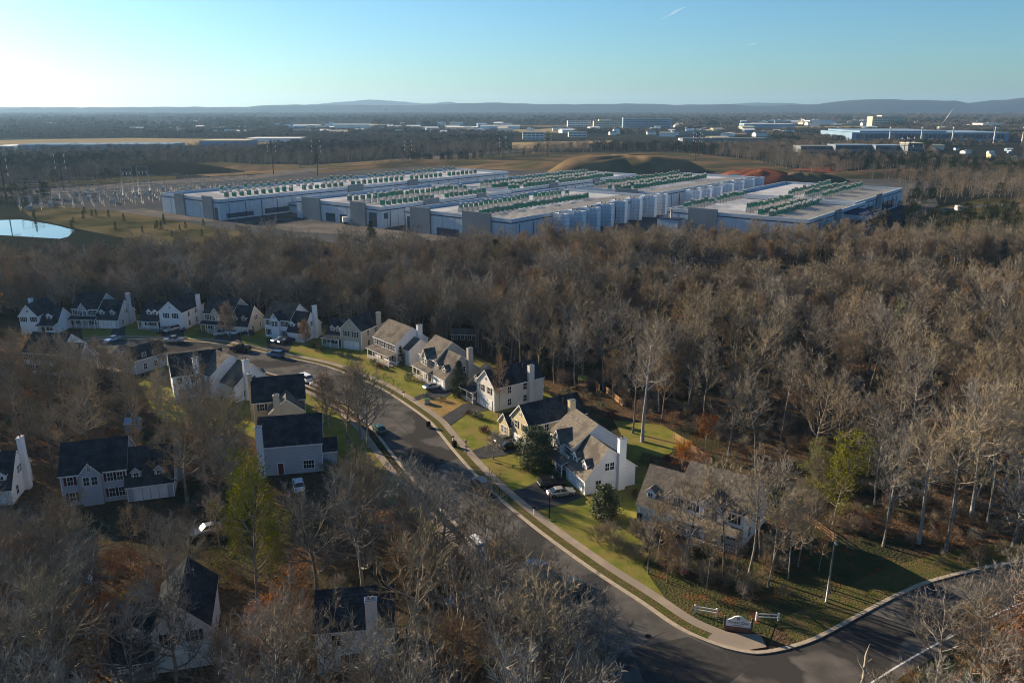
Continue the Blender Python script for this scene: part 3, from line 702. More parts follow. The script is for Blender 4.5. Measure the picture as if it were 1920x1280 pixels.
car('sedan', 'black', 958, 841, 14+180, 'black sedan on the yellow-lit house driveway half behind the round evergreen')
car('sedan', 'silver', 812, 729, 32+180, 'silver sedan on the driveway below the tan porch house')
car('van', 'white', 571, 714, -44, 'white minivan parked at the left kerb by the bare trees, the farther of two')
car('suv', 'white', 597, 727, -42, 'white SUV parked at the left kerb just before the bare street trees')
car('suv', 'blue', 517, 669, -25, 'blue car with pale roof parked at the far kerb')
car('pickup', 'black', 451, 658, -12, 'black pickup truck parked at the far kerb at the street bend')
car('sedan', 'silver', 525, 641, 40, 'pale blue sedan in front of the tall white gable, left of a dark one')
car('sedan', 'black', 537, 643, 40, 'dark sedan in front of the tall white gable, right of a pale one')
car('suv', 'silver', 322, 622, 60, 'silver SUV on the driveway of the white-gabled house at the bend')
car('sedan', 'black', 307, 623, 60, 'black sedan on the driveway of the white-gabled house at the bend')
car('pickup', 'silver', 326, 642, 5, 'silver pickup truck at the kerb of the far bend')
car('suv', 'silver', 417, 629, 40, 'silver SUV before the round bare tree, left of the white car')
car('sedan', 'white', 441, 627, 40, 'white sedan before the house with the round bare tree')
car('sedan', 'black', 462, 628, 10, 'black sedan right of the white sedan by the round bare tree')
car('sedan', 'lightblue', 212, 640, 70, 'light blue sedan near the wide garage of the far left house')
car('suv', 'grey', 902, 914, -62, 'grey SUV parked at the right kerb beside the front lawn')
car('suv', 'white', 893, 1028, -65, 'white SUV parked at the left kerb under the foreground trees')
car('sedan', 'green', 712, 810, -62, 'dark green sedan at the left kerb behind the street trees')
car('pickup', 'blue', 1014, 1078, -55, 'dark blue pickup truck at the left kerb near the junction')
car('sedan', 'grey', 1068, 1105, 28, 'dark grey sedan in the roadway behind bare branches near the junction')
car('sedan', 'blue', 868, 1132, 20, 'blue sedan on a driveway under the bottom-centre trees')
car('sedan', 'lightblue', 139, 1102, 30, 'light blue sedan under the lower-left trees')
car('sedan', 'white', 560, 915, -70, 'white sedan with blue windscreen below the grey charcoal-roofed house')
car('sedan', 'silver', 388, 1000, 35, 'silver sedan seen through branches left of the yellow-green tree')
for k, (px, py) in enumerate([(494,426),(505,427),(516,428)]):
    pass

# ------------------------------------------------------------------ street furniture and garden things
def pole_lamp(px, py, h, label, name='lamp_post', m='black', r=.06):
    x, y = G(px, py); o = thing(name, label, 'lamp post', (x, y, .1))
    b = MB(); b.tube([(0,0,0),(0,0,h)], [r*1.4, r], 8); b.build('post', M[m], o)
    b = MB(); b.tbox(-.16,.16,-.16,.16,h+.05,h+.42,-.05,-.05); b.tube([(0,0,h+.42),(0,0,h+.6)],[.24,.03],8); b.tube([(0,0,h-.05),(0,0,h+.05)],[.1,.12],8)
    b.build('lantern', M['metal'], o)
pole_lamp(1030, 972, 4.0, 'thin black lamp post on the lawn in front of the pale gold sedan')
pole_lamp(874, 850, 2.2, 'short black lamp post at the yellow-lit house driveway')
x, y = G(1549, 1130); o = thing('street_pole', 'tall bare grey pole on the grass corner beside the cross street', 'pole', (x, y, .05))
b = MB(); b.tube([(0,0,0),(.05,0,4.8),(.12,.02,9.4)], [.15,.12,.09], 10); b.build('pole_shaft', M['metal'], o)
b = MB(); b.tube([(0,0,-.05),(0,0,.25)], [.24,.2], 10); b.build('pole_base', M['concrete'], o)
b = MB(); b.tube([(.12,.02,9.3),(-.3,-.9,9.7),(-.5,-1.5,9.75)], [.05,.045,.04], 6); b.build('pole_arm', M['metal'], o)
b = MB(); b.tbox(-.68,-.38,-2.1,-1.4,9.68,9.84,.05,.08); b.build('lamp_head', M['metal'], o)
# entrance sign
x, y = G(1383, 1182); o = thing('entrance_sign', 'white curved-top neighbourhood sign with dark lettering on the corner lawn', 'sign', (x, y, .08), R(-12))
b = MB()
prof = [(-1.55,.55),(-1.55,1.35),(-1.2,1.42),(-.85,1.62),(-.6,1.85),(-.3,2.0),(0,2.06),(.3,2.0),(.6,1.85),(.85,1.62),(1.2,1.42),(1.55,1.35),(1.55,.55)]
b.prism(prof, lambda l, c, z: (c, l, z), -.08, .08); b.build('sign_board', M['trim'], o)
b = MB()
for s in (-1.62, 1.62): b.box(s-.12, s+.12, -.12, .12, 0, 1.75); b.tbox(s-.16, s+.16, -.16, .16, 1.75, 1.92, .1, .1)
b.build('sign_post', M['woodgrey'], o)
def text(body, size, loc, parent, m, rz=0):
    c = bpy.data.curves.new('lettering', 'FONT'); c.body = body; c.size = size; c.align_x = 'CENTER'; c.extrude = .008
    c.materials.append(m)
    t_ = bpy.data.objects.new('lettering', c); COL.objects.link(t_)
    dg = bpy.context.evaluated_depsgraph_get(); me = bpy.data.meshes.new_from_object(t_.evaluated_get(dg))
    bpy.data.objects.remove(t_)
    q = put('lettering', me, parent, loc); q.rotation_euler = (math.pi/2, 0, rz); return q
text('Forest Oak', .52, (0, -.09, .98), o, M['black']); text('COMMUNITY', .2, (0, -.09, .68), o, M['black'])
b = MB(); b.prism([(.2*math.cos(k*math.pi/4), 1.7+.2*math.sin(k*math.pi/4)) for k in range(8)], lambda l, c, z: (c, l, z), -.1, -.08); b.build('emblem', M['black'], o)
b = MB(); b.prism([(.1*math.cos(k*math.pi/4), 1.7+.1*math.sin(k*math.pi/4)) for k in range(8)], lambda l, c, z: (c, l, z), -.11, -.1); b.build('emblem_centre', M['trim'], o)
b = MB(); b.box(-1.6, 1.6, -.22, .22, -.05, .5); b.build('plinth', M['brick'], o)
for lab, px, py, ang in (('white two-rail fence left of the neighbourhood sign', 1303, 1149, -17), ('white two-rail fence right of the neighbourhood sign', 1418, 1163, -4)):
    x, y = G(px, py); o = thing('rail_fence', lab, 'fence', (x, y, .05), R(ang), 'white rail fences beside the sign')
    for s in (0, 2.7):
        b = MB(); b.box(s-.1, s+.1, -.1, .1, 0, 1.15); b.tbox(s-.13, s+.13, -.13, .13, 1.15, 1.25, .12, .12); b.build('post', M['trim'], o)
    for z in (.45, .9):
        b = MB(); b.box(.1, 2.6, -.03, .03, z, z+.14); b.build('rail', M['trim'], o)
# wooden fences
def board_fence(pts, label, h=1.5, rails=False, m='wood'):
    w = [G(*p) for p in pts]; o = thing('wooden_fence', label, 'fence', (w[0][0], w[0][1], 0), 0)
    ox, oy = w[0]
    for i in range(len(w)-1):
        dx, dy = w[i+1][0]-w[i][0], w[i+1][1]-w[i][1]; L = math.hypot(dx, dy); a = math.atan2(dy, dx); b = MB()
        n = int(L/.15)
        if rails:
            for z in (.35, .75, 1.15): b.box(0, L, -.02, .02, z, z+.14)
            for k in range(int(L/2.4)+1): b.box(k*2.4-.06, k*2.4+.06, -.08, .06, 0, 1.4)
        else:
            for k in range(n): b.box(k*.15, k*.15+.135, -.012, .012, .05, h+.04*math.sin(k*2.1))
            for z in (.35, h-.3): b.box(0, L, .015, .05, z, z+.09)
            for k in range(int(L/2.4)+1): b.box(k*2.4-.05, k*2.4+.05, .05, .15, 0, h)
        b.build('fence_panel', M[m], o, (w[i][0]-ox, w[i][1]-oy, 0), a)
board_fence([(1098,716),(1112,722),(1124,734)], 'tan board fence at the wood edge behind the playset', 1.6)
board_fence([(1136,736),(1150,747),(1168,762)], 'tan board fence right of the playset at the wood edge', 1.5)
board_fence([(1264,822),(1285,837),(1312,856),(1335,872)], 'pale three-rail fence behind the brown-roofed corner house', rails=True)
board_fence([(1500,972),(1530,990),(1562,1014),(1600,1034)], 'pale rail fence between the wood and the corner lawn', rails=True)
# playset
x, y = G(1084, 733); o = thing('playset', 'wooden climbing frame with pale green roof and slide at the wood edge', 'playset', (x, y, 0), R(-25))
b = MB()
for sx in (0, 1.6):
    for sy in (0, 1.6): b.box(sx-.06, sx+.06, sy-.06, sy+.06, 0, 2.9)
b.box(0, 1.6, 0, 1.6, 1.3, 1.4); b.tube([(1.6,.8,2.6),(4.2,.8,2.6)], [.07,.07], 6); b.tube([(4.2,.8,2.6),(4.5,0,0)],[.06,.06],6); b.tube([(4.2,.8,2.6),(4.5,1.6,0)],[.06,.06],6); b.build('frame', M['wood'], o)
b = MB(); rb = MB(); rb.prism([(-.2,2.8),(.8,3.7),(1.8,2.8),(.8,3.58)], PXf, -.2, 1.8); rb.build('canopy', M['leafyel'], o)
b = MB(); b.face([(-.05,.5,1.3),(-.05,1.1,1.3),(-2.2,1.1,.1),(-2.2,.5,.1)]); b.box(-.1, 0, .45, .5, 1.2, 1.5); b.tube([(-.05,.5,1.35),(-2.2,.5,.2)],[.05,.05],4); b.tube([(-.05,1.1,1.35),(-2.2,1.1,.2)],[.05,.05],4); b.build('slide', M['wood'], o)
for s in (2.6, 3.5):
    b = MB(); b.tube([(s-.2,.8,2.6),(s-.2,.8,.5)],[.015,.015],4); b.tube([(s+.2,.8,2.6),(s+.2,.8,.5)],[.015,.015],4); b.box(s-.24,s+.24,.68,.92,.46,.5); b.build('swing', M['black'], o)
# bins, letterboxes, utility boxes
def bin_(px, py, label, m='black'):
    x, y = G(px, py); o = thing('wheelie_bin', label, 'bin', (x, y, .14), R(-60))
    b = MB(); b.tbox(-.3,.3,-.35,.35,.05,1.0,-.05,-.05); b.build('bin_body', M[m], o)
    b = MB(); b.tbox(-.36,.36,-.42,.42,1.0,1.1,.05,.05); b.build('lid', M[m], o)
    b = MB(); b.tube([(-.32,.3,.12),(-.22,.3,.12)],[.12,.12],8); b.tube([(.22,.3,.12),(.32,.3,.12)],[.12,.12],8); b.build('wheel', M['tyre'], o)
bin_(803, 801, 'black wheeled bin at the kerb by the dry lawn driveway'); bin_(852, 838, 'small dark bin at the kerb of the lower green lawn')
bin_(1200, 995-20, 'dark bin beside the garage of the corner house')
def mailbox(px, py, label):
    x, y = G(px, py); o = thing('letterbox', label, 'letterbox', (x, y, .13), R(-60), 'letterboxes along the kerb')
    b = MB(); b.box(-.05,.05,-.05,.05,0,1.05); b.build('post', M['trim'], o)
    b = MB(); b.prism([(-.12,1.05),(-.12,1.2),(-.06,1.28),(.06,1.28),(.12,1.2),(.12,1.05)], lambda l, c, z: (c, l, z), -.25, .25); b.build('box', M['black'], o)
mailbox(849, 838-8, 'black letterbox on a white post beside the second green lawn'); mailbox(757, 745, 'black letterbox near the dry lawn'); mailbox(1001, 965, 'black letterbox beside the near driveway')
x, y = G(801, 757); o = thing('utility_box', 'green and pale utility box on the dry tan lawn', 'utility box', (x, y, .1), R(10))
b = MB(); b.box(-.7,.7,-.6,.6,0,.15); b.build('pad', M['concrete'], o); b = MB(); b.tbox(-.6,.6,-.5,.5,.15,1.15,.04,.04); b.build('cabinet', M['green'], o); b = MB(); b.box(-.6,-.02,-.54,-.49,.2,1.05); b.box(.02,.6,-.54,-.49,.2,1.05); b.build('door', M['unittop'], o)
x, y = G(1283, 1078); o = thing('pink_chair', 'pink folding chair at the foot of a dark trunk on the corner lawn', 'chair', (x, y, .05), R(20))
b = MB(); b.box(-.5,.5,-.45,.45,.42,.5); b.build('seat', M['pink'], o); b = MB(); b.poly([(-.5,.45,.45),(.5,.45,.45),(.5,.75,1.25),(-.5,.75,1.25),(-.5,.5,.45),(.5,.5,.45),(.5,.8,1.25),(-.5,.8,1.25)],[(0,1,2,3),(7,6,5,4),(0,4,5,1),(1,5,6,2),(2,6,7,3),(3,7,4,0)]); b.build('backrest', M['pink'], o)
for sx in (-.42,.42):
    for sy in (-.38,.38):
        b = MB(); b.tube([(sx,sy,0),(sx*.8,sy,.44)],[.03,.03],5); b.build('leg', M['metal'], o)


# ------------------------------------------------------------------ data centre campus
AX = R(52)
_um = {}
def unit_mesh(k):
    if k not in _um:
        b = MB()
        if k == 0:   # green louvred faces towards the street; sunlight on the tan side put into colour
            b.box(-1.3,1.3,-1.3,1.3,0,2.0,1); b.box(-1.34,1.34,-1.36,-1.3,.25,1.8,0); b.box(-1.36,-1.3,-1.3,1.3,.25,1.8,0); b.box(1.3,1.36,-1.3,1.3,.25,1.8,0); b.tbox(-1.1,1.1,-1.1,1.1,2.0,2.5,.35,.35,1)
        else:
            b.box(-1.0,1.0,-1.7,1.7,0,1.6,1); b.tbox(-.8,.8,-1.4,1.4,1.6,3.0,.15,.2,0); b.tbox(-.65,.65,-1.2,1.2,3.0,3.25,.1,.1,1)
        _um[k] = b.mesh('rooftop_unit', [M['unit'], M['unittop']])
    return _um[k]
def data_hall(label, nc, L, Wd, h, rows, blocks, ends, seed=1, deck_z=None, louvres=True, stripes=True):
    """nc: near-right top corner as a pixel; u runs away along the long side, v back-left along the end face"""
    x, y = G(*nc, h); o = thing('data_centre', label, 'data centre', (x, y, 0), AX, 'long pale data centre halls')
    dz = h-1.6
    wb = MB()   # perimeter: outer walls with a parapet, inner deck below the parapet top
    p = .6
    wb.box(0, L, 0, p, 0, h); wb.box(0, L, Wd-p, Wd, 0, h); wb.box(0, p, p, Wd-p, 0, h); wb.box(L-p, L, p, Wd-p, 0, h)
    wb.build('wall', M['panel'], o)
    b = MB(); b.box(p, L-p, p, Wd-p, 0, dz)
    b.build('roof_deck', M['deck'], o)
    b = MB()   # dark band below the parapet
    for a in ((-.05,L+.05,-.05,-.003),(-.05,L+.05,Wd+.003,Wd+.05),): b.box(a[0],a[1],a[2],a[3],h-2.3,h-1.75)
    b.box(-.05,-.003,-.003,Wd+.003,h-2.3,h-1.75); b.box(L+.003,L+.05,-.003,Wd+.003,h-2.3,h-1.75); b.build('blue_band', M['band'], o)
    b = MB()   # panel joints and pilasters
    rnd = random.Random(seed)
    for k in range(int(L/8)): b.box(k*8+3.9, k*8+4.1, -.03, -.003, .2, h-2.5)
    for k in range(int(Wd/8)): b.box(-.03, -.003, k*8+3.9, k*8+4.1, .2, h-2.5)
    b.build('panel_joint', M['panelgrey'], o)
    for side, a0, a1, top in blocks:
        b = MB()
        if side == 'u': b.box(a0, a1, -.9, -.05, 0, h+top)
        elif side == 'v': b.box(-.9, -.05, a0, a1, 0, h+top)
        elif side == 'V': b.box(L+.05, L+.9, a0, a1, 0, h+top)
        b.build('grey_bay', M['panelgrey'], o)
    for side, a0, a1, z0, z1 in ends:
        b = MB()
        if side == 'v': b.box(-.12, -.02, a0, a1, z0, z1)
        else: b.box(a0, a1, -.12, -.02, z0, z1)
        b.build('window_bay', M['blueglass'], o)
    if louvres:
        for k in range(int(L/11)):
            b = MB(); u = 6+k*11; b.tube([(u,-.25,.5),(u,-.25,h-3.2)], [.14,.14], 6); b.tube([(u,-.25,h-3.2),(u,-.05,h-2.9)],[.14,.14],6); b.build('downpipe', M['black'], o)
    n = 0
    for (u0, u1, v, step, kind, jit) in rows:
        k = 0; u = u0
        while u < u1 and n < 96:
            if rnd.random() > .04:
                put('rooftop_unit', unit_mesh(kind), o, (u, v+0, dz), 0, (.72, .72, rnd.uniform(1.2, 1.7))); n += 1
            u += step*.84
            k += 1
    if stripes:
        b = MB()
        for k in range(int(L/3.2)): b.box(3+k*3.2, 3.6+k*3.2, 1.2, Wd*.32, dz, dz+.35)
        b.build('roof_duct', M['unittop'], o)
    return o
data_hall('longest data centre hall, farthest left, with two grey bays on its long side', (410,374), 266, 62, 12, [(18,250,20,6.2,0,.6),(30,250,44,7,1,.6)], [('v',6,16,1.2),('v',36,46,.9),('u',95,108,1.2),('u',150,160,.9)], [('v',2,5,0,7),('u',4,22,1,3.5),('u',30,50,1,4)], 1, stripes=False)
data_hall('front middle data centre hall with the white van parked beside its glazed end', (715,388), 112, 72, 11.5, [(14,104,14,5.2,0,.5),(14,104,30,5.2,1,.5),(18,104,46,6,0,.5)], [('v',12,24,1.4),('v',50,66,1.2),('u',32,44,1.4),('u',78,86,.9)], [('v',4,10,.5,8),('v',28,34,.3,5),('v',38,46,.3,5),('u',1.5,4.5,5,8)], 2, stripes=False)
data_hall('back middle data centre hall below the grassy mound', (962,355), 160, 62, 11.5, [(12,146,12,5.0,0,.5),(12,146,26,5.0,0,.5),(14,146,38,5.4,1,.4)], [('u',40,50,1.2),('u',96,104,1)], [('u',4,12,5,8)], 3, stripes=False)
data_hall('nearest central data centre hall, just beyond the bare wood, with a striped roof', (959,411), 138, 70, 12, [(14,112,30,4.8,0,.4),(14,112,44,4.8,1,.4)], [('v',12,30,1.8),('v',52,66,1.3)], [('v',33,48,0,4),('v',67,69,.5,8)], 4)
data_hall('data centre hall right of centre behind the white generator stacks', (1235,361), 150, 60, 12.5, [(8,130,30,5,0,.4),(8,130,42,5,0,.4),(12,130,52,5.4,1,.4)], [('v',14,30,1),('V',10,20,1)], [('v',2,11,5,8),('u',4,8,4,8)], 5)
data_hall('front right data centre hall with pale blue projecting entrance and red tags', (1517,412), 96, 74, 11, [(10,86,22,4.4,0,.4),(16,84,30,4.4,0,.4),(20,84,38,5,1,.4),(8,90,68,5,1,.3)], [('v',46,62,1.4),('u',40,48,.8)], [('u',12,18,1,6),('u',22,34,1,6)], 6)
data_hall('back right data centre hall farthest right, with cream rooftop units', (1603,380), 108, 78, 11.5, [(22,100,24,4.4,1,.4),(22,100,34,4.4,1,.4),(22,100,44,6,1,.4)], [('u',44,54,1),('V',10,20,1)], [('u',8,14,1,6.5),('u',24,40,1,6.5),('u',60,90,1,6)], 7)
x, y = G(1590, 402, 8); o = thing('entrance_block', 'low blue-glazed entrance block projecting from the right data centre', 'office building', (x, y, 0), AX)
b = MB(); b.box(0, 26, -9, 6, 0, 8); b.build('wall', M['panel'], o); b = MB(); b.box(1, 25, -9.08, -9.003, 1, 5.5); b.box(-.08, -.003, -8, 5, 1, 5.5); b.build('glazing', M['blueglass'], o); b = MB(); b.box(-.1, 26.1, -9.1, 6, 8, 8.7); b.build('roof', M['band'], o)
# white generator stacks (clusters of tall louvred towers)
gm = MB()
gm.box(-1.6,1.6,-2.4,2.4,0,12.4,0)
for k in range(6): gm.box(-1.64,1.64,-2.44,2.44,1+k*1.9,1.1+k*1.9,1)
gm.tube([(0,0,12.4),(0,0,13.2)],[.4,.4],8,1)
gmesh = gm.mesh('generator_tower', [M['louvre'], M['metal']])
pos = []
for (px, py, n) in [(1048,447,2),(1072,440,3),(1100,432,3),(1126,424,3),(1152,417,3),(1180,411,3),(1208,406,3),(1235,402,2)]: pos.append((px, py, n, 'white louvred tower in the row between the nearest hall and the bare trees'))
for (px, py, n) in [(1292,393,3),(1312,389,3),(1332,384,3),(1354,378,3),(1374,372,3),(1394,367,3),(1412,363,3)]: pos.append((px, py, n, 'white louvred tower in the row between the two right-hand data centres'))
for px, py, n, lab in pos:
    x, y = G(px, py)
    for k in range(n):
        q = put('generator_tower', gmesh, None, (x+k*3.4*math.cos(AX-math.pi/2)*.75, y+k*3.4*math.sin(AX-math.pi/2)*.75+k*.6, 0), AX)
        tag(q, lab, 'generator tower', 'white generator towers, '+('left row' if px < 1260 else 'right row'))
x, y = G(1262, 430); o = thing('water_treatment_hut', 'small white rooftop hut with two orange stacks among the tree tops', 'hut', (x, y, 0), AX)
b = MB(); b.box(-7,7,-6,6,0,6); b.build('wall', M['panel'], o); b = MB(); b.box(-7.2,7.2,-6.2,6.2,6,6.5); b.build('roof', M['band'], o)
for s in (-3, 3): b = MB(); b.tube([(s,0,6.5),(s,0,11)],[.6,.6],10); b.build('stack', M['unittop'], o)
# yard vehicles
def box_trailer(px, py, ang, label, c='farwhite', L=13):
    x, y = G(px, py); o = thing('box_trailer', label, 'trailer', (x, y, .1), R(ang), 'trailers and vans at the data centre')
    b = MB(); b.box(-L/2, L/2, -1.25, 1.25, 1.1, 3.9); b.build('container', M[c], o)
    b = MB(); b.box(-L/2, L/2, -.5, .5, .8, 1.1); b.build('chassis', M['black'], o)
    for sx in (-L/2+1, L/2-1.4, L/2-2.6): b = MB(); b.tube([(sx,-1.2,.5),(sx,1.2,.5)],[.5,.5],10); b.build('wheel', M['tyre'], o)
box_trailer(461, 402, 25, 'white box trailer parked by the longest hall, left of two'); box_trailer(510, 398, 25, 'white box trailer parked by the longest hall, right of two', L=16)
box_trailer(1424, 405, 30, 'white site trailer beside the right data centre lane', L=8) if False else None
box_trailer(1796, 398, 80, 'small white site cabin with windows on the dark grass at right', L=6)
box_trailer(653, 420, 20, 'white van at the door of the front middle hall', L=6)
# dark blue low office attached left of the middle hall
x, y = G(572, 402); o = thing('plant_building', 'low pale plant building with dark band left of the front middle hall', 'plant building', (x, y, 0), AX)
b = MB(); b.box(0, 30, 0, 16, 0, 6); b.build('wall', M['panel'], o); b = MB(); b.box(-.1, 30.1, -.1, 16.1, 4.2, 4.9); b.build('blue_band', M['band'], o); b = MB(); b.box(.4,29.6,.4,15.6,6,6.2); b.build('roof', M['deck'], o)
# substation: masts and gantries
st = MB(); rnd = random.Random(5)
def sub_xy(u, v): a = G(230, 380); return a[0]+u*math.cos(R(30))-v*math.sin(R(30)), a[1]+u*math.sin(R(30))+v*math.cos(R(30))
for i in range(26):
    for j in range(16):
        x, y = sub_xy(-60+i*6+rnd.uniform(-1,1), -18+j*6.5); h = rnd.uniform(5, 13); st.tube([(x,y,0),(x,y,h)],[.1,.08],4)
        if rnd.random() < .6: x2, y2 = sub_xy(-60+i*6+6, -18+j*6.5); st.tube([(x,y,h-.4),(x2,y2,h-.6)],[.12,.12],4)
        if rnd.random() < .08: st.box(x-1.2,x+1.2,y-1,y+1,0,3)
tag(st.build('substation_gear', M['metal']), 'grey thicket of substation masts and busbars left of the longest hall', 'substation', kind='stuff')
for k, (px, py, lab) in enumerate([(232,366,'tall pale lattice gantry over the substation, left one'), (262,364,'tall pale lattice gantry over the substation, right one')]):
    x, y = G(px, py); o = thing('gantry', lab, 'gantry', (x, y, 0), R(5), 'substation gantries')
    for s in (0, 8): b = MB(); b.tube([(s-.4,0,0),(s,0,21)],[.22,.14],4); b.tube([(s+.4,0,0),(s,0,21)],[.22,.14],4); b.build('leg', M['metal'], o)
    for z in (13, 16.5, 20): b = MB(); b.box(0,8,-.12,.12,z,z+.28); b.build('beam', M['metal'], o)
    b = MB()
    for s in (1.5,4,6.5): b.tube([(s,0,14.8),(s,0,16.5)],[.2,.2],6)
    b.build('insulator', M['insul'], o)
# tall power poles
def power_pole(px, py, top, label, arms=3, tilt=0):
    x, y = G(px, py); hh = (PX(x, y, 0)[1]-top)/(PX(x, y, 0)[1]-PX(x, y, 10)[1])*10
    o = thing('power_pole', label, 'power pole', (x, y, 0), R(tilt), 'rust-brown power line poles')
    s = max(1, math.hypot(x, y)/700)
    b = MB(); b.tube([(0,0,0),(0,0,hh)], [.5*s*.8,.26*s*.8], 8); b.build('shaft', M['pole'], o)
    for k in range(arms):
        z = hh-1-k*4.6; b = MB(); b.tube([(-4,0,z+.4),(0,0,z),(4,0,z+.4)],[.11*s,.18*s,.11*s],5); b.build('cross_arm', M['pole'], o)
        b = MB()
        for q in (-4, 4): b.tube([(q,0,z+.4),(q,0,z-1.6)],[.22*s,.22*s],6)
        b.build('insulator', M['insul'], o)
for a in [(14,388,296,'power pole at the left edge of the photo above the pond'),(120,357,288,'power pole between the dark field and the substation'),(596,331,262,'power pole behind the longest hall, right of a thinner one',),
          (513,327,262,'power pole behind the longest hall, left one'),(766,304,263,'power pole on the dirt bank above the longest hall'),(943,301,258,'power pole left of the grassy mound'),
          (1027,293,246,'power pole at the tree belt just left of the mound top'),(1304,300,247,'power pole right of the mound, taller of a pair'),(1309,292,250,'power pole right of the mound, shorter of a pair'),
          (1692,306,257,'power pole at right before the long blue building, left of a pair'),(1702,305,256,'power pole at right before the long blue building, right of a pair')]:
    power_pole(*a)

# ------------------------------------------------------------------ far buildings
def block(label, px0, px1, py, h, dep, wall='farwhite', roof='fargrey', floors=0, name='warehouse', cat='warehouse', rz=0, group='distant commercial buildings', glass='blueglass', steps=None):
    x0, y0 = G(px0, py); x1, y1 = G(px1, py); L = abs(x1-x0)
    o = thing(name, label, cat, (x0, y0, 0), R(rz), group)
    b = MB(); b.box(0, L, 0, dep, 0, h)
    if steps:
        for a, c, hh in steps: b.box(L*a, L*c, 1, dep-1, h, h+hh)
    b.build('wall', M[wall], o)
    b = MB(); b.box(-.4, L+.4, -.4, dep+.4, h, h+.7) if not steps else b.box(-.4, L+.4, -.5, -.003, h-.7, h+.3)
    b.build('roof', M[roof], o)
    if floors:
        b = MB(); fh = h/floors
        for f in range(floors): b.box(L*.03, L*.97, -.25, -.003, f*fh+fh*.35, f*fh+fh*.8)
        b.build('window_band', M[glass], o)
        b = MB(); n = max(4, int(L/8))
        for k in range(1, n): b.box(L*k/n-.5, L*k/n+.5, -.4, -.26, .5, h-.5)
        b.build('mullion', M[wall], o)
    return o
block('cream eight-storey office block standing above everything at upper right', 1634, 1695, 239, 34, 40, 'farcream', 'farcream', 6, 'office_block', 'office block', steps=[(.28,.62,4)])
block('very long blue-white factory under construction at upper right', 1596, 1890, 266, 17, 160, 'farblue', 'farwhite', 1, 'factory', 'factory', steps=[(.05,.6,3)])
block('white office building with blue glass, left of the distant group', 1064, 1108, 238, 20, 30, 'farwhite', 'fargrey', 3, 'office_block', 'office block')
block('white office building with tower, middle of the distant group', 1113, 1162, 239, 20, 30, 'farcream', 'fargrey', 3, 'office_block', 'office block', steps=[(.2,.7,5)])
block('long blue-glazed office building, right of the distant group', 1168, 1258, 240, 28, 30, 'farblue', 'farwhite', 4, 'office_block', 'office block', steps=[(0,.12,4)])
block('two-storey beige office block on the tan field', 980, 1020, 262, 14, 25, 'farwhite', 'fargrey', 3, 'office_block', 'office block')
block('two-storey blue-windowed office block right of the tan field', 1066, 1100, 257, 10, 22, 'farwhite', 'fargrey', 2, 'office_block', 'office block')
block('low green-roofed shed among the dark trees', 1260, 1356, 253, 7, 30, 'fargrey', 'green', 0)
block('long dark warehouse with white vents on its roof', 1280, 1440, 270, 9, 30, 'fargrey', 'fargrey', 0)
block('dark blue-glazed low office row below the factory', 1500, 1560, 292, 12, 30, 'fargrey', 'fargrey', 2)
block('dark glazed office row left of the twin power poles', 1565, 1632, 293, 14, 30, 'fargrey', 'farblue', 2)
block('dark glazed office row right of the twin power poles', 1640, 1690, 294, 14, 30, 'fargrey', 'farblue', 2)
block('dark office cube with cream edge right of the twin poles', 1700, 1728, 296, 18, 24, 'fargrey', 'farcream', 3)
block('curved beige retaining structure of the road bridge', 1736, 1770, 281, 7, 12, 'farcream', 'farcream', 0, 'bridge', 'bridge')
block('pale long warehouse at right behind the factory', 1518, 1560, 233, 14, 60)
block('white low warehouse at far right', 1842, 1880, 240, 14, 60)
block('long pale warehouse row at right of centre', 1395, 1490, 240, 12, 60, 'farblue', 'farwhite')
block('pale yellow-roofed hangar left of the substation field', 375, 462, 279, 12, 60, 'farblue', 'farcream')
block('long blue-roofed hangar on the far left field', 36, 190, 284, 9, 60, 'farblue', 'farblue')
block('pale blue hangar beside the far left field', 196, 318, 283, 9, 60, 'farblue', 'farblue')
block('white-edged hangar at the left edge of the photo', -20, 20, 284, 7, 60, 'farwhite', 'farwhite')
block('white flat warehouse roof beyond the tan field', 462, 560, 266, 6, 60, 'farwhite', 'farwhite')
block('white warehouse cluster beyond the fields, left piece', 556, 592, 240, 8, 80, 'farcream', 'farwhite')
block('white warehouse cluster beyond the fields, right piece', 612, 690, 240, 10, 80, 'farwhite', 'farwhite')
block('cream warehouse cluster left of centre on the plain', 835, 895, 246, 10, 80, 'farcream', 'farwhite')
block('long white warehouse right of the cream cluster', 900, 975, 242, 9, 80, 'farwhite', 'farwhite')
# chimneys (white masts) in front of the factory
for k, px in enumerate((1663, 1722, 1780, 1858, 1911)):
    x, y = G(px, 268); q = MB(); q.tube([(0,0,0),(0,0,28 if k != 4 else 20)],[1.4,1.1],8); q.tube([(0,0,26),(0,0,28.5)],[1.5,1.5],8)
    tag(q.build('white_mast', M['farwhite'], None, (x, y-8, 0)), 'white mast standing before the long factory, number %s from the left' % ['one', 'two', 'three', 'four', 'five'][k], 'mast', 'white masts before the factory')
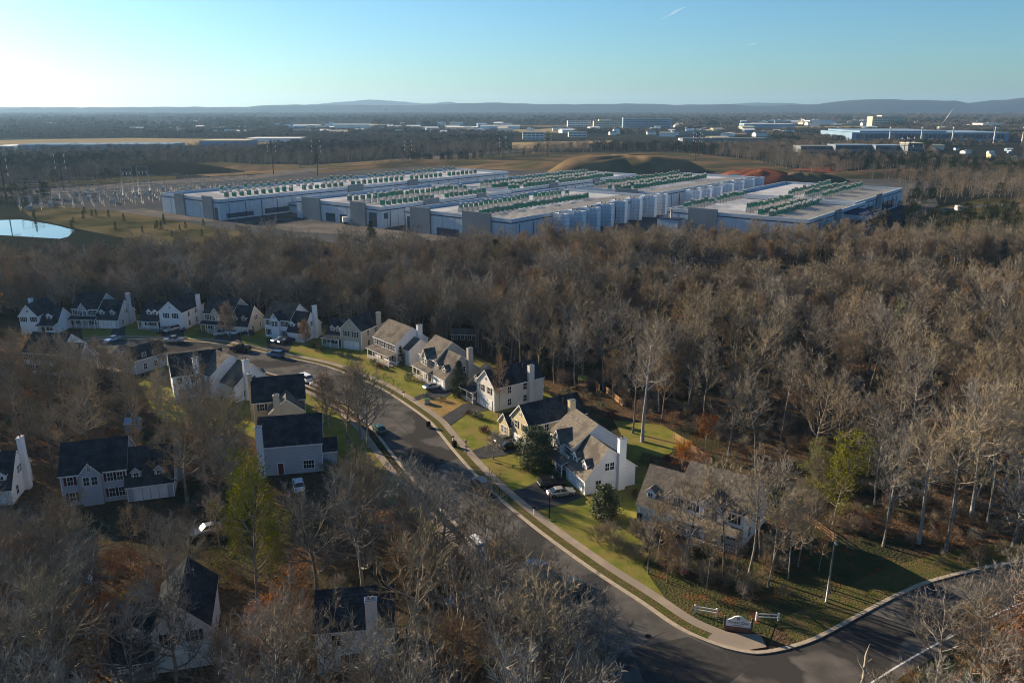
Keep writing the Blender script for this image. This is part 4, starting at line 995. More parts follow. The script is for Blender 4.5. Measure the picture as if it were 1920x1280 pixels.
# crane
x, y = G(1752, 264); o = thing('crane', 'slanting crane boom over the long factory', 'crane', (x, y, 0))
b = MB(); b.tube([(0,0,14),(28,0,60)],[.9,.5],4); b.build('boom', M['metal'], o); b = MB(); b.box(-4,4,-3,3,1,6); b.tbox(-3,2,-2,2,6,14,.5,.5); b.build('cab', M['farcream'], o); b = MB(); b.box(-5,5,-4,-2,0,1.2); b.box(-5,5,2,4,0,1.2); b.build('track', M['black'], o)
x, y = G(723, 216); o = thing('water_tower', 'small pale round water tower on the horizon wood left of centre', 'water tower', (x, y, 0))
b = MB(); b.tube([(0,0,0),(0,0,45)],[4,4],8); b.build('stem', M['farblue'], o); b = MB(); b.tube([(0,0,42),(0,0,47),(0,0,56),(0,0,61),(0,0,63)],[4,15,18,12,2],14); b.build('tank', M['farblue'], o)
# scattered small distant houses and sheds
rnd = random.Random(11)
sm = []
for k, (wl, rf) in enumerate([('farwhite','fargrey'),('farcream','farcream'),('farwhite','farwhite'),('fargrey','fargrey'),('farblue','farwhite')]):
    b = MB(); q = MB(); vol(b, q, -.5, .5, -.5, .5, .55, .8, .55, 'x', o=.04, og=.03, h=(.01, .05))
    sm.append((b.mesh('wall', M[wl]), q.mesh('roof', [M[rf], M[rf]])))
def scatter_houses(poly, n, label, group, smin=8, smax=22):
    w = [G(*p) for p in poly]; x0 = min(p[0] for p in w); x1 = max(p[0] for p in w); y0 = min(p[1] for p in w); y1 = max(p[1] for p in w); k = 0; tries = 0
    while k < n and tries < 4000:
        tries += 1; x = rnd.uniform(x0, x1); y = rnd.uniform(y0, y1)
        if not inside(x, y, w): continue
        s = rnd.uniform(smin, smax); wm_, rm_ = rnd.choice(sm)
        o = thing('distant_house', label, 'house', (x, y, 0), rnd.choice((0, .3, -.4, 1.2)), group)
        sc = (s, s*rnd.uniform(.5, .9), rnd.uniform(10, 16)*(1 if y > 1800 else .45)); put('wall', wm_, o, sc=sc); put('roof', rm_, o, sc=sc); k += 1
scatter_houses([(200,248),(300,244),(480,238),(560,240),(560,254),(480,256),(300,256),(200,256)], 34, 'small pale house in the scattered settlement beyond the tan field at upper left', 'houses beyond the left tan field', 12, 35)
scatter_houses([(560,236),(860,232),(980,236),(980,250),(860,254),(560,256)], 44, 'small pale building in the scattered town left of centre on the plain', 'buildings on the plain left of centre', 14, 45)
scatter_houses([(1250,232),(1500,226),(1640,228),(1640,256),(1500,258),(1250,248)], 46, 'small pale building in the scattered town right of centre on the plain', 'buildings on the plain right of centre', 14, 50)
scatter_houses([(980,244),(1250,242),(1500,250),(1560,262),(1400,266),(1150,262)], 34, 'small pale building among the dark woods right of centre, nearer than the long white sheds', 'nearer buildings right of centre', 14, 40)
scatter_houses([(0,226),(560,222),(560,234),(0,240)], 22, 'tiny pale building in the far woods at upper left', 'tiny buildings in the far left woods', 20, 50)
scatter_houses([(700,250),(960,250),(960,264),(700,262)], 16, 'small pale building in the wood belt above the longest hall', 'buildings above the longest hall', 12, 30)
scatter_houses([(1700,230),(1920,226),(1920,256),(1890,256),(1700,240)], 26, 'small pale building beyond the long factory at upper right', 'buildings beyond the factory', 14, 40)
scatter_houses([(1730,284),(1920,276),(1920,308),(1760,306)], 10, 'small roadside building at right below the factory', 'roadside buildings at right', 7, 12)
# ------------------------------------------------------------------ trees
def gen_tree(seed, h, cr, base=.35, nl=16, n2=6, n3=5, n4=4, r0=.2, lean=.04, up=.7, tw=.03, trunk_frac=.82, leaves=0, leaf=.2, fork=False):
    """bare broadleaf tree: returns trunk mesh builder (trunk + limbs) and crown mesh builder (branches, twigs, leaves)"""
    rn = random.Random(seed); T = MB(); C = MB()
    g = rn.gauss
    def branch(p, d, L, segs, wob, upb):
        pts = [p]; q = p.copy(); dd = d.copy()
        for i in range(segs):
            dd = (dd+Vector((g(0, wob), g(0, wob), g(0, wob)+upb))).normalized(); q = q+dd*(L/segs); pts.append(q.copy())
        return pts
    def ribbon(m, pts, w0, w1, mi=0):
        d = (pts[-1]-pts[0])
        a = Vector((rn.uniform(-1, 1), rn.uniform(-1, 1), rn.uniform(-.4, .4))); s = d.cross(a)
        if s.length < 1e-6: s = Vector((1, 0, 0))
        s.normalize(); i0 = len(m.v)
        for k, p in enumerate(pts[:-1]):
            w = w0+(w1-w0)*k/(len(pts)-1); m.v.append(tuple(p-s*w)); m.v.append(tuple(p+s*w))
        m.v.append(tuple(pts[-1])); n = len(pts)
        for k in range(n-2): m.f.append((i0+2*k, i0+2*k+1, i0+2*k+3, i0+2*k+2)); m.m.append(mi); m.smooth.append(False)
        m.f.append((i0+2*(n-2), i0+2*(n-2)+1, i0+2*(n-1))); m.m.append(mi); m.smooth.append(False)
    def pick(pts, t):
        x = t*(len(pts)-1); i = min(int(x), len(pts)-2); return pts[i].lerp(pts[i+1], x-i), (pts[i+1]-pts[i]).normalized()
    def side(d, ang):
        a = Vector((g(0, 1), g(0, 1), g(0, 1))); s = d.cross(a).normalized(); return (d*math.cos(ang)+s*math.sin(ang)).normalized()
    tp = branch(Vector((0, 0, -.1)), Vector((g(0, lean), g(0, lean), 1)).normalized(), h*trunk_frac, 8, .045, .03)
    T.tube(tp, [r0*1.35]+[r0*(1-.85*k/8) for k in range(1, 9)], 7)
    stems = [(tp, base)]
    ends = []
    for i in range(nl):
        f = (i+rn.random())/nl; t = base+(1-base)*f*.99
        p, d = pick(tp, t); a = i*2.4+rn.uniform(-.5, .5)
        el = .25+up*f+rn.uniform(-.15, .15)
        dr = Vector((math.cos(a)*math.cos(el), math.sin(a)*math.cos(el), math.sin(el)))
        ff = (t-base)/(1-base); L = cr*(1.05-.35*abs(ff-.35))*rn.uniform(.75, 1.2)
        if ff > .75: L = max(L*.85, h*.2)
        r = r0*(1-.8*t)*.62+.02
        lp = branch(p, dr, L, 4, .13, .16*up); T.tube(lp, [r*(1-.72*k/4) for k in range(5)], 4, cap=False)
        for j in range(n2):
            t2 = .22+.78*(j+rn.random())/n2; p2, d2 = pick(lp, min(t2, .99)); L2 = L*.48*rn.uniform(.7, 1.15)*(1.15-.45*t2)
            bp = branch(p2, side(d2, rn.uniform(.45, .95)), L2, 3, .14, .12*up); rr = r*(1-.7*t2)*.55+.012
            C.tube(bp, [rr, rr*.75, rr*.5, rr*.25], 3, cap=False)
            for k in range(n3):
                t3 = .2+.8*(k+rn.random())/n3; p3, d3 = pick(bp, min(t3, .99)); L3 = max(.7, L2*.5)*rn.uniform(.7, 1.2)
                cp = branch(p3, side(d3, rn.uniform(.4, .9)), L3, 2, .15, .15*up); ribbon(C, cp, tw*.8, tw*.3)
                for l in range(n4):
                    p4, d4 = pick(cp, rn.uniform(.15, .98)); L4 = rn.uniform(.35, .95)
                    ep = p4+(side(d4, rn.uniform(.3, .8))+Vector((0, 0, .25*up)))*L4; ribbon(C, [p4, p4.lerp(ep, .55)+Vector((g(0,.03),g(0,.03),g(0,.03))), ep], tw*.5, tw*.3)
                    ends.append(ep)
    for k in range(leaves):
        p = rn.choice(ends)+Vector((g(0, .25), g(0, .25), g(0, .2)))
        a = Vector((g(0, 1), g(0, 1), g(0, 1))).normalized()*leaf*rn.uniform(.6, 1.3); b_ = Vector((g(0, 1), g(0, 1), g(0, 1))).normalized()*leaf*rn.uniform(.6, 1.2)
        C.face([p-a*.5, p+b_*.5, p+a*.5, p-b_*.4], 1)
    return T, C
def leafy(seed, prof, h, r0=.15, n=5000, leaf=.22, clump=60, drop=.25, tb=0.0):
    """dense evergreen: leaf faces in clumps through a crown whose radius follows prof(t)"""
    rn = random.Random(seed); T = MB(); C = MB(); g = rn.gauss
    T.tube([(0,0,-.1),(g(0,.05),g(0,.05),h*.5),(0,0,h*.93)], [r0*1.3, r0*.8, .03], 7)
    cl = []
    for k in range(clump):
        t = tb+(1-tb)*rn.random()**.9; a = rn.uniform(0, 6.283); rr = prof(t)*rn.uniform(.45, 1.0)
        p = Vector((rr*math.cos(a), rr*math.sin(a), t*h)); cl.append(p)
        b0 = Vector((0, 0, max(.3, t*h-rr*.35))); T.tube([b0, b0.lerp(p, .6)+Vector((0,0,-.05)), p], [r0*.3, r0*.2, .015], 3, cap=False)
    for k in range(n):
        p = rn.choice(cl); s = prof(p.z/h)*drop+.16
        q = p+Vector((g(0, s), g(0, s), g(0, s*.75)))
        a = Vector((g(0, 1), g(0, 1), g(0, 1))).normalized()*leaf*rn.uniform(.6, 1.3); b_ = Vector((g(0, 1), g(0, 1), g(0, 1))).normalized()*leaf*rn.uniform(.6, 1.2)
        C.face([q-a*.5, q+b_*.5, q+a*.5, q-b_*.4], 0)
    return T, C
TREE = {}
def reg(name, TC, tm, cm, leafm=None):
    T, C = TC; TREE[name] = (T.mesh('trunk', tm), C.mesh('crown', [cm, leafm] if leafm else cm))
def joined(name, m3=False):                      # trunk and crown in one mesh, for the uncountable woods
    a, c = TREE[name]; key = '_j'+name
    if key not in TREE:
        v = [tuple(x.co) for x in a.vertices]; n = len(v); v += [tuple(x.co) for x in c.vertices]
        f = [tuple(p.vertices) for p in a.polygons]+[tuple(i+n for i in p.vertices) for p in c.polygons]
        me = bpy.data.meshes.new('wood_tree'); me.from_pydata(v, [], f)
        me.materials.append(a.materials[0])
        for mm in c.materials: me.materials.append(mm)
        me.polygons.foreach_set('material_index', [0]*len(a.polygons)+[p.material_index+1 for p in c.polygons]); me.update(); TREE[key] = me
    return TREE[key]
for k in range(5): reg('forest%d' % k, gen_tree(100+k, 19, 4.1, .5, 14, 6, 5, 4, .21, up=.85, tw=.04), M['bark'], M['twig'])
for k in range(3): reg('broad%d' % k, gen_tree(200+k, 16, 5.6, .28, 16, 7, 5, 5, .29, up=.75, tw=.036), M['bark'], M['twig'])
for k in range(3):
    Tm_, Cm_ = TREE['broad%d' % k]; c2 = Cm_.copy(); c2.materials[0] = M['twigshade']; TREE['oak%d' % k] = (Tm_, c2)  # broad trees again, with foreground shade in the twig colour
reg('round0', gen_tree(301, 11, 3.6, .16, 24, 7, 6, 7, .2, up=1.0, tw=.026), M['bark'], M['twigred'])
reg('red0', gen_tree(302, 15, 3.8, .35, 15, 6, 5, 5, .16, up=.9, tw=.03), M['bark'], M['twigred'])
reg('leafor0', gen_tree(401, 9, 3.0, .18, 13, 5, 4, 3, .12, leaves=2600, leaf=.24), M['bark'], M['twig'], M['leafor'])
reg('leafyel0', gen_tree(402, 17, 3.9, .22, 18, 6, 5, 4, .2, leaves=7000, leaf=.22, up=.7), M['bark'], M['twig'], M['leafyel'])
reg('small0', gen_tree(403, 4.8, 2.1, .3, 10, 5, 5, 5, .13, up=.6, tw=.032), M['bark'], M['twig'])
reg('pale0', gen_tree(404, 25, 5.2, .5, 15, 7, 6, 5, .34, up=.75, tw=.035), M['barkpale'], M['twig'])
reg('shrub0', gen_tree(405, 2.4, 1.5, .05, 11, 4, 4, 4, .05, up=.8, tw=.02, trunk_frac=.5), M['bark'], M['twig'])
reg('shrub1', gen_tree(406, 3.4, 1.9, .05, 12, 5, 4, 4, .06, up=.8, tw=.02, trunk_frac=.5, leaves=260, leaf=.2), M['bark'], M['twigred'], M['leafor'])
reg('magnolia', leafy(501, lambda t: 3.7*math.sqrt(max(0, 1-((t-.48)/.54)**2))+.2, 8.4, .2, 15000, .32, 110, .13, .08), M['bark'], M['leafdk'])
reg('magnolia_small', leafy(502, lambda t: 2.0*math.sqrt(max(0, 1-((t-.4)/.62)**2))*(1.1-.4*t)+.1, 5.4, .13, 8000, .28, 80, .18, .05), M['bark'], M['leafdk'])
reg('cypress', leafy(503, lambda t: 1.75*min(1, (1-t)*1.7+.08)*min(1, .5+t*5), 8.0, .15, 8000, .2, 150, .14, .03), M['bark'], M['leafgrn'])
reg('pine0', leafy(504, lambda t: 3.4*(1-t)**.7*min(1, t*4)+.3, 15, .22, 5200, .34, 70, .2, .28), M['bark'], M['pine'])
reg('pine1', leafy(505, lambda t: 2.6*(1-t)**.8+.3, 13, .2, 4600, .3, 60, .22, .12), M['bark'], M['leafgrn'])
reg('bush', leafy(506, lambda t: .95*math.sqrt(max(0, 1-t*t*.9)), 1.2, .04, 900, .14, 30, .15, .1), M['bark'], M['leafdk'])
reg('bushred', leafy(507, lambda t: .8*math.sqrt(max(0, 1-t*t*.9)), 1.0, .04, 700, .13, 26, .15, .1), M['bark'], mat('red_bush_leaves', (.14,.035,.03), (.10,.05,.035), 2))
# coarse versions for beyond 550 m
def coarse(seed, h, cr, n, leafm, sz=.5):
    rn = random.Random(seed); C = MB(); g = rn.gauss
    C.tube([(0,0,-.2),(0,0,h*.85)],[.22,.08],4)
    for k in range(n):
        a = rn.uniform(0, 6.283); t = rn.random(); z = h*(.25+.75*t); rr = cr*math.sqrt(max(.05, 1-((t-.45)/.6)**2))*rn.random()**.5
        p = Vector((rr*math.cos(a), rr*math.sin(a), z)); d = Vector((math.cos(a)*.6+g(0,.3), math.sin(a)*.6+g(0,.3), .8+g(0,.3))).normalized()*sz*rn.uniform(1.2, 2.6)
        s = d.cross(Vector((g(0,1),g(0,1),g(0,1)))).normalized()*sz*.14; C.face([p-s, p+s, p+d], 1)
    return C.mesh('far_tree', [M['bark'], leafm])
TREE['_jfar0'] = coarse(1, 15, 4.5, 420, M['fartwig']); TREE['_jfar1'] = coarse(2, 13, 4.0, 380, M['twigred']); TREE['_jfar2'] = coarse(3, 12, 2.8, 420, M['fargreen'], .8)
def vcoarse(seed, leafm):
    rn = random.Random(seed); C = MB(); g = rn.gauss
    for k in range(150):
        a = rn.uniform(0, 6.283); t = rn.random(); z = 14*(.1+.9*t); rr = 13*math.sqrt(max(.05, 1-(t/1.02)**2))*rn.random()**.5
        p = Vector((rr*math.cos(a), rr*math.sin(a), z)); d = Vector((g(0,.6), g(0,.6), 1)).normalized()*rn.uniform(2, 4)
        s = d.cross(Vector((g(0,1),g(0,1),g(0,1)))).normalized()*.9; C.face([p-s, p+s, p+d], 0)
    return C.mesh('far_grove', [leafm])
TREE['_jgrove0'] = vcoarse(4, M['fartwig']); TREE['_jgrove1'] = vcoarse(5, M['fartwig']); TREE['_jgrove2'] = vcoarse(6, M['fargreen'])

def tree(kind, x, y, s, rz, label, group, name='bare_tree', cat='tree', z=0, sz=None):
    o = thing(name, label, cat, (x, y, z), rz, group); T, C = TREE[kind]
    sc = (s, s, sz or s)
    put('trunk', T, o, sc=sc); put('crown', C, o, sc=sc); return o
def gn_scatter(name, label, cat, pts, kinds, kind='stuff'):
    """one object: many instances of a few meshes on loose points; pts = (x,y,z,rot,scale,index)"""
    me = bpy.data.meshes.new(name); me.from_pydata([p[:3] for p in pts], [], [])
    for an, ty, ix in (('rz', 'FLOAT', 3), ('sc', 'FLOAT', 4), ('ix', 'INT', 5)):
        at = me.attributes.new(an, ty, 'POINT'); at.data.foreach_set('value', [p[ix] for p in pts])
    o = bpy.data.objects.new(name, me); COL.objects.link(o); tag(o, label, cat, kind=kind)
    src = bpy.data.collections.new(name+'_sources')
    for i, k in enumerate(kinds):
        q = bpy.data.objects.new('%s_%02d' % (name, i), joined(k) if ('_j'+k) not in TREE else TREE['_j'+k]); src.objects.link(q)
    ng = bpy.data.node_groups.new(name, 'GeometryNodeTree')
    ng.interface.new_socket('Geometry', in_out='INPUT', socket_type='NodeSocketGeometry'); ng.interface.new_socket('Geometry', in_out='OUTPUT', socket_type='NodeSocketGeometry')
    N = ng.nodes; L = ng.links; gi = N.new('NodeGroupInput'); go = N.new('NodeGroupOutput')
    ip = N.new('GeometryNodeInstanceOnPoints'); ci = N.new('GeometryNodeCollectionInfo')
    ci.inputs['Collection'].default_value = src; ci.inputs['Separate Children'].default_value = True; ci.inputs['Reset Children'].default_value = True
    def attr(n, ty):
        a = N.new('GeometryNodeInputNamedAttribute'); a.data_type = ty; a.inputs['Name'].default_value = n; return [s for s in a.outputs if s.enabled and s.name == 'Attribute'][0]
    cx = N.new('ShaderNodeCombineXYZ'); L.new(attr('rz', 'FLOAT'), cx.inputs[2])
    e2 = N.new('FunctionNodeEulerToRotation'); L.new(cx.outputs[0], e2.inputs[0])
    L.new(gi.outputs[0], ip.inputs['Points']); L.new(ci.outputs[0], ip.inputs['Instance']); ip.inputs['Pick Instance'].default_value = True
    L.new(attr('ix', 'INT'), ip.inputs['Instance Index']); L.new(e2.outputs[0], ip.inputs['Rotation']); L.new(attr('sc', 'FLOAT'), ip.inputs['Scale'])
    L.new(ip.outputs[0], go.inputs[0])
    md = o.modifiers.new('scatter', 'NODES'); md.node_group = ng
    return o

# ---- clearings, as areas of ground where no tree of the woods stands
def wp(pts): return [G(*p) for p in pts]
KRo = [p for p in KR]; 
CLEAR = [
 wp([(-200,640),(0,622),(140,598),(260,594),(500,606),(640,625),(800,650),(900,668),(960,694),(1080,735),(1160,768),(1250,796),(1340,850),(1500,960),(1640,1030),(1790,1072),(1900,1050),(2150,1020),(2150,1082),(1960,1130),(1830,1192),(1720,1252),(1600,1330),(1480,1440),(1330,1610),(1000,1700),(1150,1420),(1180,1330),(1150,1262),(1087,1207),(1020,1140),(940,1065),(860,985),(790,912),(737,850),(700,800),(640,752),(545,706),(480,690),(350,668),(150,664)]),
 wp([(300,735),(480,690),(620,735),(700,800),(745,860),(730,885),(640,905),(460,905),(410,850),(350,800)]),
 wp([(90,925),(345,925),(345,1040),(90,1040)]), wp([(300,730),(420,730),(425,830),(330,830)]),
 wp([(450,880),(640,880),(640,1075),(450,1075)]),
 wp([(620,850),(760,860),(900,980),(1000,1080),(985,1100),(860,1040),(760,985),(640,985)]),
]
HOUSES = [(o.location.x, o.location.y, o.rotation_euler.z, o['category']) for o in bpy.data.objects if o.parent is None and o.get('category') in ('house', 'cabin', 'shed') and o.location.y < 300]
def near_house(x, y, m=1.5):
    for hx, hy, rz, c in HOUSES:
        dx, dy = x-hx, y-hy; u = dx*math.cos(rz)+dy*math.sin(rz); v = -dx*math.sin(rz)+dy*math.cos(rz)
        if c == 'house':
            if -m < u < 16+m and -3-m < v < 12+m: return True
        elif -m < u < 7+m and -m < v < 4+m: return True
    return False
def blocked(x, y, m=1.5):
    if near_house(x, y, m): return True
    return any(inside(x, y, c) for c in CLEAR)
# far edge of the near woods, as image rows of the tree feet
EDGE = [(-400,560),(0,540),(250,528),(330,515),(480,505),(700,512),(900,500),(1010,492),(1100,478),(1180,466),(1300,460),(1420,456),(1600,452),(1700,462),(1800,480),(1920,480),(2400,480)]
def edge_y(px):
    for i in range(len(EDGE)-1):
        if EDGE[i][0] <= px <= EDGE[i+1][0]:
            t = (px-EDGE[i][0])/(EDGE[i+1][0]-EDGE[i][0]); return EDGE[i][1]*(1-t)+EDGE[i+1][1]*t
    return 530
GAP = wp([(1200,512),(1420,500),(1600,498),(1700,510),(2400,525),(2400,572),(1700,568),(1400,565),(1200,555)])
rnd = random.Random(21)
cands = []
step = 4.7
yy = 46.0
while yy < 425:
    half = 0.66*yy+26; n = int(2*half/step)
    for i in range(n):
        x = -half+(i+rnd.random())*step; y = yy+rnd.uniform(-.5, .5)*step
        px, py = PX(x, y)
        if px < -260 or px > 2180: continue
        if py < edge_y(min(max(px, -399), 2399)): continue
        if inside(x, y, GAP): continue
        if blocked(x, y): continue
        d = 1.0
        if px < 330 and 640 < py < 900: d = .62      # thin wood on the left slope
        if py > 1060 and px < 1150: d = .6
        if 1040 < py < 1250 and px < 1010: d = .95
        if py > 1450: d = .62
        if px > 1600 and py > 1080: d = .5
        if 1250 < px and 900 < py < 1075: d = .34
        if px > 1000 and 620 < py <= 900: d = .44
        if py <= 620: d = .85
        if 245 < px < 415 and 1258 < py < 1480: d = .22
        if 590 < px < 760 and 1240 < py < 1450: d = .42
        if abs(px-484) < 45 and 1090 < py < 1200: continue
        if rnd.random() > d: continue
        cands.append((x, y, px, py))
    yy += step
cands = [c for c in cands if c[2] > -200 or c[3] > 600]
cands.sort(key=lambda c: c[0]**2+c[1]**2)
def region(px, py):
    if py > 1075 and px < 500: return ('leafless grey-brown tree in the dense thicket at the lower left corner', 'trees of the lower left thicket')
    if py > 1075 and px < 1250: return ('leafless tree in the foreground wood at bottom centre, left of the street', 'trees of the bottom centre wood')
    if py > 1075: return ('leafless tree in the thicket below the cross street at the lower right corner', 'trees of the lower right thicket')
    if px < 460 and py > 690: return ('thin dark leafless tree on the shaded slope left of the left-hand houses', 'trees on the left slope')
    if px < 960: return ('leafless tree between the left-hand houses and the foreground wood', 'trees among the left-hand houses')
    if px > 1250 and py > 880: return ('leafless tree at the front edge of the right-hand wood', 'trees at the front edge of the right-hand wood')
    return ('leafless tree in the right-hand wood behind the houses', 'trees of the right-hand wood')
ni = 0; rest = []
TOPS = [(-300,915),(0,925),(360,925),(400,900),(560,885),(600,860),(700,832),(800,845),(900,925),(1000,1000),(1100,1080),(1180,1150),(1260,1230)]
TOPSR = [(1250,1420),(1480,1310),(1600,1290),(1690,1240),(1745,1180),(1755,1110),(1800,1090),(1860,1030),(1960,960),(2200,950)]
TOPSL = [(-300,585),(0,588),(130,600),(160,628),(250,622),(300,615),(340,650),(480,690)]
for (x, y, px, py) in cands:
    s = rnd.uniform(.66, 1.12); rz = rnd.uniform(0, 6.28)
    inwood = px > 960 or py < 640
    if py < 500 and px > 1000: s *= .78 if px < 1250 else .66
    r = rnd.random()
    tl = TOPS if (py > 960 and px < 1250) else TOPSR if (py > 1120 and px >= 1250) else TOPSL if (px < 480 and 600 < py < 930) else None
    if tl:
        if tl is TOPS: s = rnd.uniform(.9, 1.25)
        yt = None
        for i_ in range(len(tl)-1):
            if tl[i_][0] <= px <= tl[i_+1][0]: yt = tl[i_][1]+(tl[i_+1][1]-tl[i_][1])*(px-tl[i_][0])/(tl[i_+1][0]-tl[i_][0])
        if tl is TOPS and 395 < px < 575 and py > 1060: yt = 1110
        if tl is TOPS and 575 < px < 745 and py > 1225: yt = 1175
        if yt is not None:
            yt += rnd.uniform(-8, 60) if tl is not TOPSL else rnd.uniform(-14, 22); hh = 4
            while hh < 21 and PX(x, y, hh+.5)[1] > yt: hh += .5
            s = min(s, hh/17.0)
            if s < .42: continue
    if px < 330 and 640 < py < 900: s *= .82
    far_ = py < 640
    if r < .03 and inwood: kd = 'pine%d' % rnd.randrange(2)
    elif r < .085 and (px > 1250 or py > 1000) and y < 160: kd = 'leafor0'
    elif r < (.16 if far_ or (py > 960 and px < 1250) else .25): kd = 'red0'
    elif r < .42 and far_: kd = 'round0'; s *= 1.15
    elif r < (.7 if py > 1000 else .9 if far_ else .42): kd = 'broad%d' % rnd.randrange(3)
    else: kd = 'forest%d' % rnd.randrange(5)
    if kd[:5] == 'broad' and py > 960: kd = 'oak'+kd[5]
    if py < 0 or not (-80 < px < 2000): rest.append((x, y, 0, rz, s, kd)); continue
    if py > 1560: rest.append((x, y, 0, rz, s, kd)); continue
    if ni < 285 and kd not in ('pine0', 'pine1', 'leafor0'):
        lab, grp = region(px, py); ad = {'f': 'tall slim', 'b': 'wide-crowned', 'o': 'wide-crowned shade-grey', 'r': 'reddish-twigged'}[kd[0]]; sub_ = ''
        if 'right-hand wood' in grp: sub_ = ' near the right edge' if px > 1650 else ' at its middle' if px > 1350 else ' at its left end'
        lab = lab.replace('leafless grey-brown', 'leafless').replace('thin dark leafless', 'leafless').replace('leafless tree', ad+' leafless tree')+sub_; grp = grp+', '+ad+sub_; tree(kd, x, y, s, rz, lab, grp); ni += 1
    elif kd == 'leafor0' and y < 135:
        tree(kd, x, y, s, rz, 'small tree still holding orange-brown leaves, '+('in the lower right thicket' if px > 1250 and py > 1075 else 'under the foreground wood' if py > 1000 else 'in the right-hand wood' if px > 960 else 'on the left slope'), 'orange-leaved trees '+('lower right' if px > 1250 and py > 1075 else 'foreground' if py > 1000 else 'right wood' if px > 960 else 'left slope'), 'orange_leaved_tree')
    else: rest.append((x, y, 0, rz, s, kd))
KN = ['oak%d' % k for k in range(3)]+['forest%d' % k for k in range(5)]+['broad%d' % k for k in range(3)]+['round0', 'red0', 'leafor0', 'pine0', 'pine1']
gn_scatter('woodland', 'dense leafless wood filling the middle of the view behind the houses', 'wood', [(x, y, z, r_, s, KN.index(k)) for x, y, z, r_, s, k in rest], KN)
print('TREES individual', ni, 'wood', len(rest))

# ---- trees that stand out
def T(kind, px, py, s, label, name='bare_tree', cat='tree', rz=1.0, group=None, sz=None): x, y = G(px, py); return tree(kind, x, y, s, rz, label, group, name, cat, .05, sz)
T('magnolia', 1002, 878, .9, 'large round glossy dark evergreen tree on the lawn before the big beige house', 'evergreen_tree')
T('magnolia_small', 1134, 968, .95, 'smaller dark glossy evergreen on the lawn below the beige house end wall', 'evergreen_tree')
T('cypress', 861, 745, 1.05, 'dense dark conical evergreen between the tan house and the beige house', 'conical_evergreen')
T('cypress', 751, 684, .62, 'small dark conical evergreen before the shuttered white house', 'conical_evergreen')
T('small0', 924, 861, 1.0, 'small bare ornamental tree alone on the green lawn above the long shadow')
T('broad0', 690, 838, 1.0, 'bare street tree nearest the kerb in the clump of four, rightmost', rz=.3)
T('broad1', 653, 832, 1.02, 'bare street tree in the clump of four, centre left', rz=2.3)
T('broad2', 676, 826, .92, 'bare street tree in the clump of four, centre right', rz=4.3)
T('round0', 617, 800, 1.0, 'shorter reddish bare street tree at the left of the clump of four', rz=1.3)
T('round0', 432, 632, .85, 'round reddish bare tree in front of the far dark-roofed house')
T('round0', 575, 648, .62, 'small reddish round bare tree before the tall white gable house')
T('round0', 826, 655, .85, 'pale round bare tree behind the shuttered white house')
T('red0', 935, 783, .62, 'narrow upright bare tree at the corner of the beige blue-roofed house', rz=2, sz=.9)
T('pale0', 1204, 828, 1.0, 'tall pale-barked bare tree with forked trunk behind the big beige house', 'pale_trunk_tree')
T('forest1', 1186, 812, 1.0, 'dark slim tree immediately left of the tall pale-barked tree')
T('broad1', 1285, 1072, .92, 'dark-trunked bare tree with the pink chair at its foot', rz=2.6)
T('broad2', 1235, 1048, .62, 'low spreading bare tree in front of the corner house garage', rz=.6)
T('forest2', 1357, 1088, .92, 'slim bare tree right of the pink chair tree, before the corner house')
T('forest3', 1405, 1075, .95, 'slim bare tree before the right end of the corner house'); 
for k, (px, py, s) in enumerate([(1468,1046,.6),(1496,1062,.7),(1425,1052,.62),(1478,1085,.75),(1520,1040,.6),(1382,1098,.55),(1440,1100,.66),(1535,1070,.5),(1325,1100,.5),(1250,1092,.45),(1215,1075,.42)]): T('red0' if k % 2 else 'forest%d' % (k % 5), px, py, s, 'thin young tree in the tangle between the corner house and the tall grey pole', rz=k, group='thin trees before the corner house')
T('forest0', 1448, 1070, .9, 'bare tree between the corner house and the tall grey pole')
T('leafyel0', 484, 1140, 1.0, 'tall yellow-green tree in the foreground at left of centre', 'yellow_green_tree', sz=1.32)
T('leafyel0', 512, 1120, .72, 'smaller yellow-green tree just behind the tall yellow-green one', 'yellow_green_tree', rz=3)
T('leafyel0', 1562, 985, .92, 'yellow-green tree at the edge of the right-hand wood by the rail fence', 'yellow_green_tree', rz=2)
T('leafyel0', 1530, 960, .7, 'thinner yellow-green tree left of the one by the rail fence', 'yellow_green_tree', rz=4)
T('cypress', 1018, 705, 1.0, 'dark green cedar at the wood edge behind the beige blue-roofed house', 'cedar_tree')
T('broad0', 1755, 1290, .78, 'grey bare tree in front of the cross street at lower right', rz=1.9)
T('pale0', 1822, 968, .9, 'tall pale forked tree in the right-hand wood near the right edge', 'pale_trunk_tree', rz=2); T('pale0', 1722, 1018, .8, 'tall leaning pale tree at the front of the right-hand wood above the cross street', 'pale_trunk_tree', rz=4)
T('red0', 1800, 1330, .9, 'taller bare tree right of the grey one at lower right', rz=.9)
T('pale0', 1690, 1235, .0001, 'x') if False else None
for k, (px, py, s) in enumerate([(1925,1215,.95),(1905,1310,1.0),(1955,1165,.9)]): T('leafor0', px, py, s, 'small rust-leaved tree in the orange clump at the right edge below the cross street', 'orange_leaved_tree', rz=k, group='orange clump at right edge')
for k, (px, py) in enumerate([(1720,1340),(1650,1400),(1820,1290),(1880,1240)]): T('pine1', px, py, .36, 'low yellow-green juniper bush among the lower right thicket', 'juniper_bush', 'bush', rz=k, group='junipers at lower right')
for k, (px, py, s) in enumerate([(697,462,.8),(188,520,.7),(1255,560,.8),(1190,580,.9),(1408,640,.9),(1330,650,1.0),(1280,645,.9)]):
    T('pine0', px, py, s, 'green pine standing out of the wood, '+['before the middle hall car park','by the pond end','at the clearing edge right of centre','just behind the clearing','in the middle of the right-hand wood canopy','left in the right-hand wood canopy','left in that canopy'][k], 'pine_tree', rz=k)
